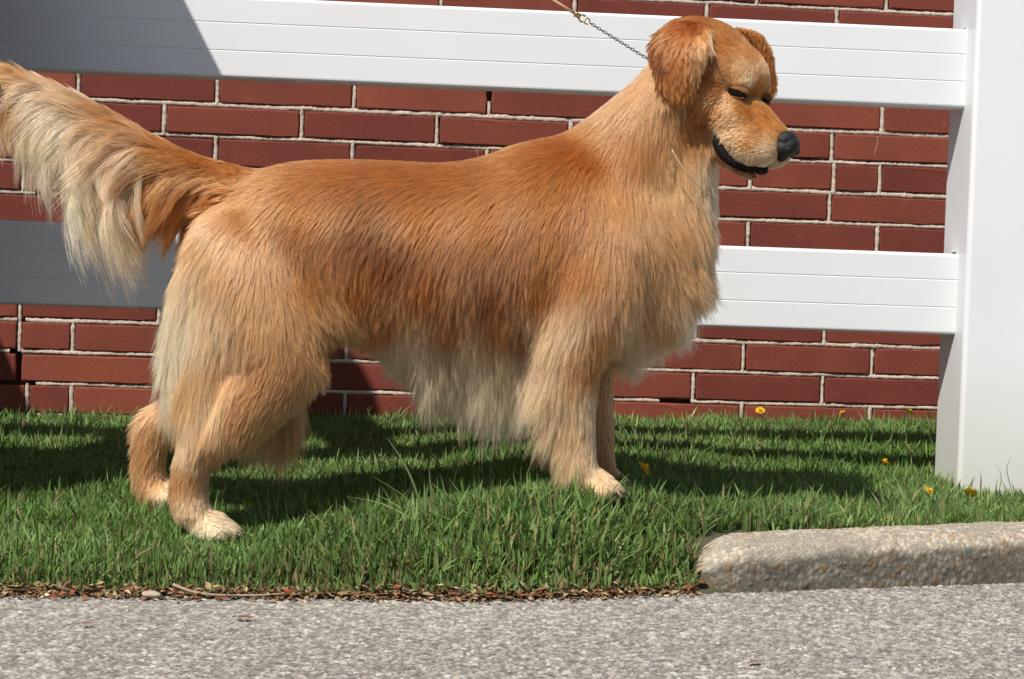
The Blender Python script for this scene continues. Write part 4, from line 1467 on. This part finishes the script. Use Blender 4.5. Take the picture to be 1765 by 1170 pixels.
# ------------------------------------------------------------------ the handler, standing beyond the left edge of the picture
M_pskin = plain('skin', (.48, .28, .20), .55, var=.08, scale=40)
M_shirt = plain('shirt_cloth', (.13, .17, .26), .85, var=.15, scale=120)
M_trouser = plain('trouser_cloth', (.10, .095, .09), .9, var=.15, scale=120)
M_shoe = plain('shoe_leather', (.05, .04, .035), .5, var=.2, scale=80)
M_hair = plain('brown_hair', (.06, .035, .02), .6, var=.4, scale=150, bump=.6)
PXc, PYc = -1.085, 2.27
zf = float(lawn_z(PXc, PYc))
person = empty('person', (PXc, PYc, zf))
tag(person, 'person in blue shirt and dark trousers holding the leash beyond the tail of the dog', 'person')


def fuse(name, tubes, mat, voxel, it, parent, balls=()):
    vs, ts_, b = [], [], 0
    for pts, rad in tubes:
        S = catmull(np.column_stack([np.array(pts, float), np.array(rad, float)]), 5)
        v, tr = tube_mesh(S[:, :3], np.maximum(S[:, 3], .002), 16)
        vs.append(v); ts_.append(tr + b); b += len(v)
    for c, r in balls:
        PRIM.clear(); ellip('x', c, I3, r, 20)
        vs.append(PRIM[0][1]); ts_.append(PRIM[0][2] + b); b += len(PRIM[0][1])
    me = np_mesh(name, np.concatenate(vs), np.concatenate(ts_))
    o = link('tmp', me)
    m = o.modifiers.new('r', 'REMESH'); m.mode = 'VOXEL'; m.voxel_size = voxel
    m = o.modifiers.new('s', 'SMOOTH'); m.iterations = it; m.factor = .5
    me2 = bpy.data.meshes.new_from_object(o.evaluated_get(bpy.context.evaluated_depsgraph_get()))
    bpy.data.objects.remove(o); bpy.data.meshes.remove(me)
    me2.name = name; me2.materials.clear(); me2.materials.append(mat)
    for p in me2.polygons: p.use_smooth = True
    return keep_world(link(name, me2), parent)


def W(x, y, z): return (PXc + x, PYc + y, zf + z)


hx = HAND - np.array([PXc, PYc, zf])
shR, shL = (.17, -.02, 1.43), (-.17, .0, 1.43)
elR = (.33, -.10, 1.20)
TAILP = np.array(at(-70, 110, 2.17)) - np.array([PXc, PYc, zf])
elL = (-.10, -.22, 1.08); hL = (TAILP[0] - .01, TAILP[1] - .02, TAILP[2] + .04)
armR = [shR, ((shR[0] + elR[0]) / 2, -.05, 1.31), elR, tuple((np.array(elR) + hx) / 2 + [0, 0, -.01]), tuple(hx + [-.035, -.005, .02])]
armL = [shL, (-.16, -.12, 1.25), elL, tuple((np.array(elL) + np.array(hL)) / 2), hL]
wrap = lambda pts: [W(*p) for p in pts]
body_t = [(wrap([(.08, 0, .92), (.06, .0, 1.08), (0, 0, 1.25), (0, 0, 1.38), (0, .0, 1.46)]), [.145, .125, .135, .12, .07]),
          (wrap([(0, 0, 1.42), (.005, -.005, 1.50), (.01, -.01, 1.58)]), [.062, .055, .058]),
          (wrap([(-.2, 0, 1.42), (0, 0, 1.44), (.2, 0, 1.42)]), [.055, .07, .055]),
          (wrap(armR), [.058, .05, .042, .037, .027]), (wrap(armL), [.058, .05, .042, .037, .027])]
for s in (-1, 1):
    body_t.append((wrap([(s * .09 + .08, 0, .92), (s * .105 + .06, 0, .70), (s * .105 + .03, -.015, .49), (s * .105, .01, .28), (s * .105, .01, .08)]), [.095, .082, .058, .055, .04]))


def hand(c, d, curl, sgn):
    """palm and five separate fingers closed round what is held; d = the way the fingers point"""
    d = np.array(d) / np.linalg.norm(d)
    up = np.array([0, 0, 1.0]); sd = np.cross(d, up); sd /= np.linalg.norm(sd); dn = np.cross(d, sd) * sgn
    out = [([c - d * .03, c, c + d * .045], [.026, .034, .030])]
    for i, (o_, L) in enumerate(((-.026, .068), (-.009, .078), (.009, .074), (.025, .058))):
        b = c + d * .055 + sd * o_
        p1 = b + d * L * .4; p2 = p1 + (d * (1 - curl) + dn * curl) * L * .36; p3 = p2 + (dn * (.6 + curl * .4) - d * curl * .8) * L * .3
        out.append(([b - d * .02, b, p1, p2, p3], [.009, .0095, .009, .0085, .007]))
    tb = c - sd * .03 * sgn + d * .005
    out.append(([tb + sd * .01 * sgn, tb, tb + d * .03 + dn * .012, tb + d * .05 + dn * .03], [.012, .012, .010, .008]))
    return out


body_t += hand(np.array(W(*hx)) + np.array([-.01, -.02, .0]), hx - np.array(elR), .9, 1)
body_t += hand(np.array(W(*hL)), np.array(hL) - np.array(elL), .7, 1)
hd = np.array(W(.02, -.02, 1.66))
body_p = fuse('body', body_t, M_pskin, .006, 3, person,
              balls=[(hd, (.098, .076, .118)), (hd + [.035, 0, -.055], (.058, .052, .06)), (hd + [.098, 0, -.015], (.018, .013, .022)), (hd + [.078, 0, -.062], (.018, .024, .010)),
                     (hd + [-.005, -.078, -.01], (.018, .010, .032)), (hd + [-.005, .078, -.01], (.018, .010, .032)), (hd + [.07, -.03, .012], (.02, .02, .008)), (hd + [.07, .03, .012], (.02, .02, .008))])
for s in (-1, 1):
    PRIM.clear(); ellip('x', hd + [.086, s * .031, -.002], I3, (.010, .013, .008), 12)
    keep_world(link('eye', np_mesh('eye', PRIM[0][1], PRIM[0][2], M_eye, smooth=True)), person)
fuse('hair', [], M_hair, .008, 2, person, balls=[(hd + [-.018, 0, .028], (.098, .086, .104)), (hd + [.03, 0, .09], (.06, .065, .035))])
cut = tuple((np.array(elR) * .95 + np.array(shR) * .05))
fuse('shirt', [(wrap([(.09, 0, .88), (.09, 0, .98), (.07, .0, 1.10), (.03, 0, 1.26), (0, 0, 1.38), (0, .0, 1.45)]), [.195, .185, .160, .152, .14, .085]),
               (wrap([(-.205, 0, 1.42), (0, 0, 1.45), (.205, 0, 1.42)]), [.07, .085, .07]),
               (wrap(armR[:3]), [.075, .067, .058]), (wrap(armL[:3]), [.075, .067, .058])], M_shirt, .009, 4, person)
fuse('trousers', [(wrap([(s * .085 + .08, 0, .94), (s * .10 + .055, 0, .70), (s * .105 + .025, -.015, .48), (s * .105, .01, .28), (s * .105, .01, .06)]), [.125, .100, .078, .072, .068]) for s in (-1, 1)], M_trouser, .009, 4, person,
     balls=[(np.array(W(.08, 0, .90)), (.165, .13, .11))])
for s in (-1, 1):
    fuse('shoe', [(wrap([(s * .105 - .0, .07, .045), (s * .105, .0, .05), (s * .11, -.09, .045), (s * .115, -.16, .035)]), [.036, .045, .046, .030])], M_shoe, .007, 3, person)
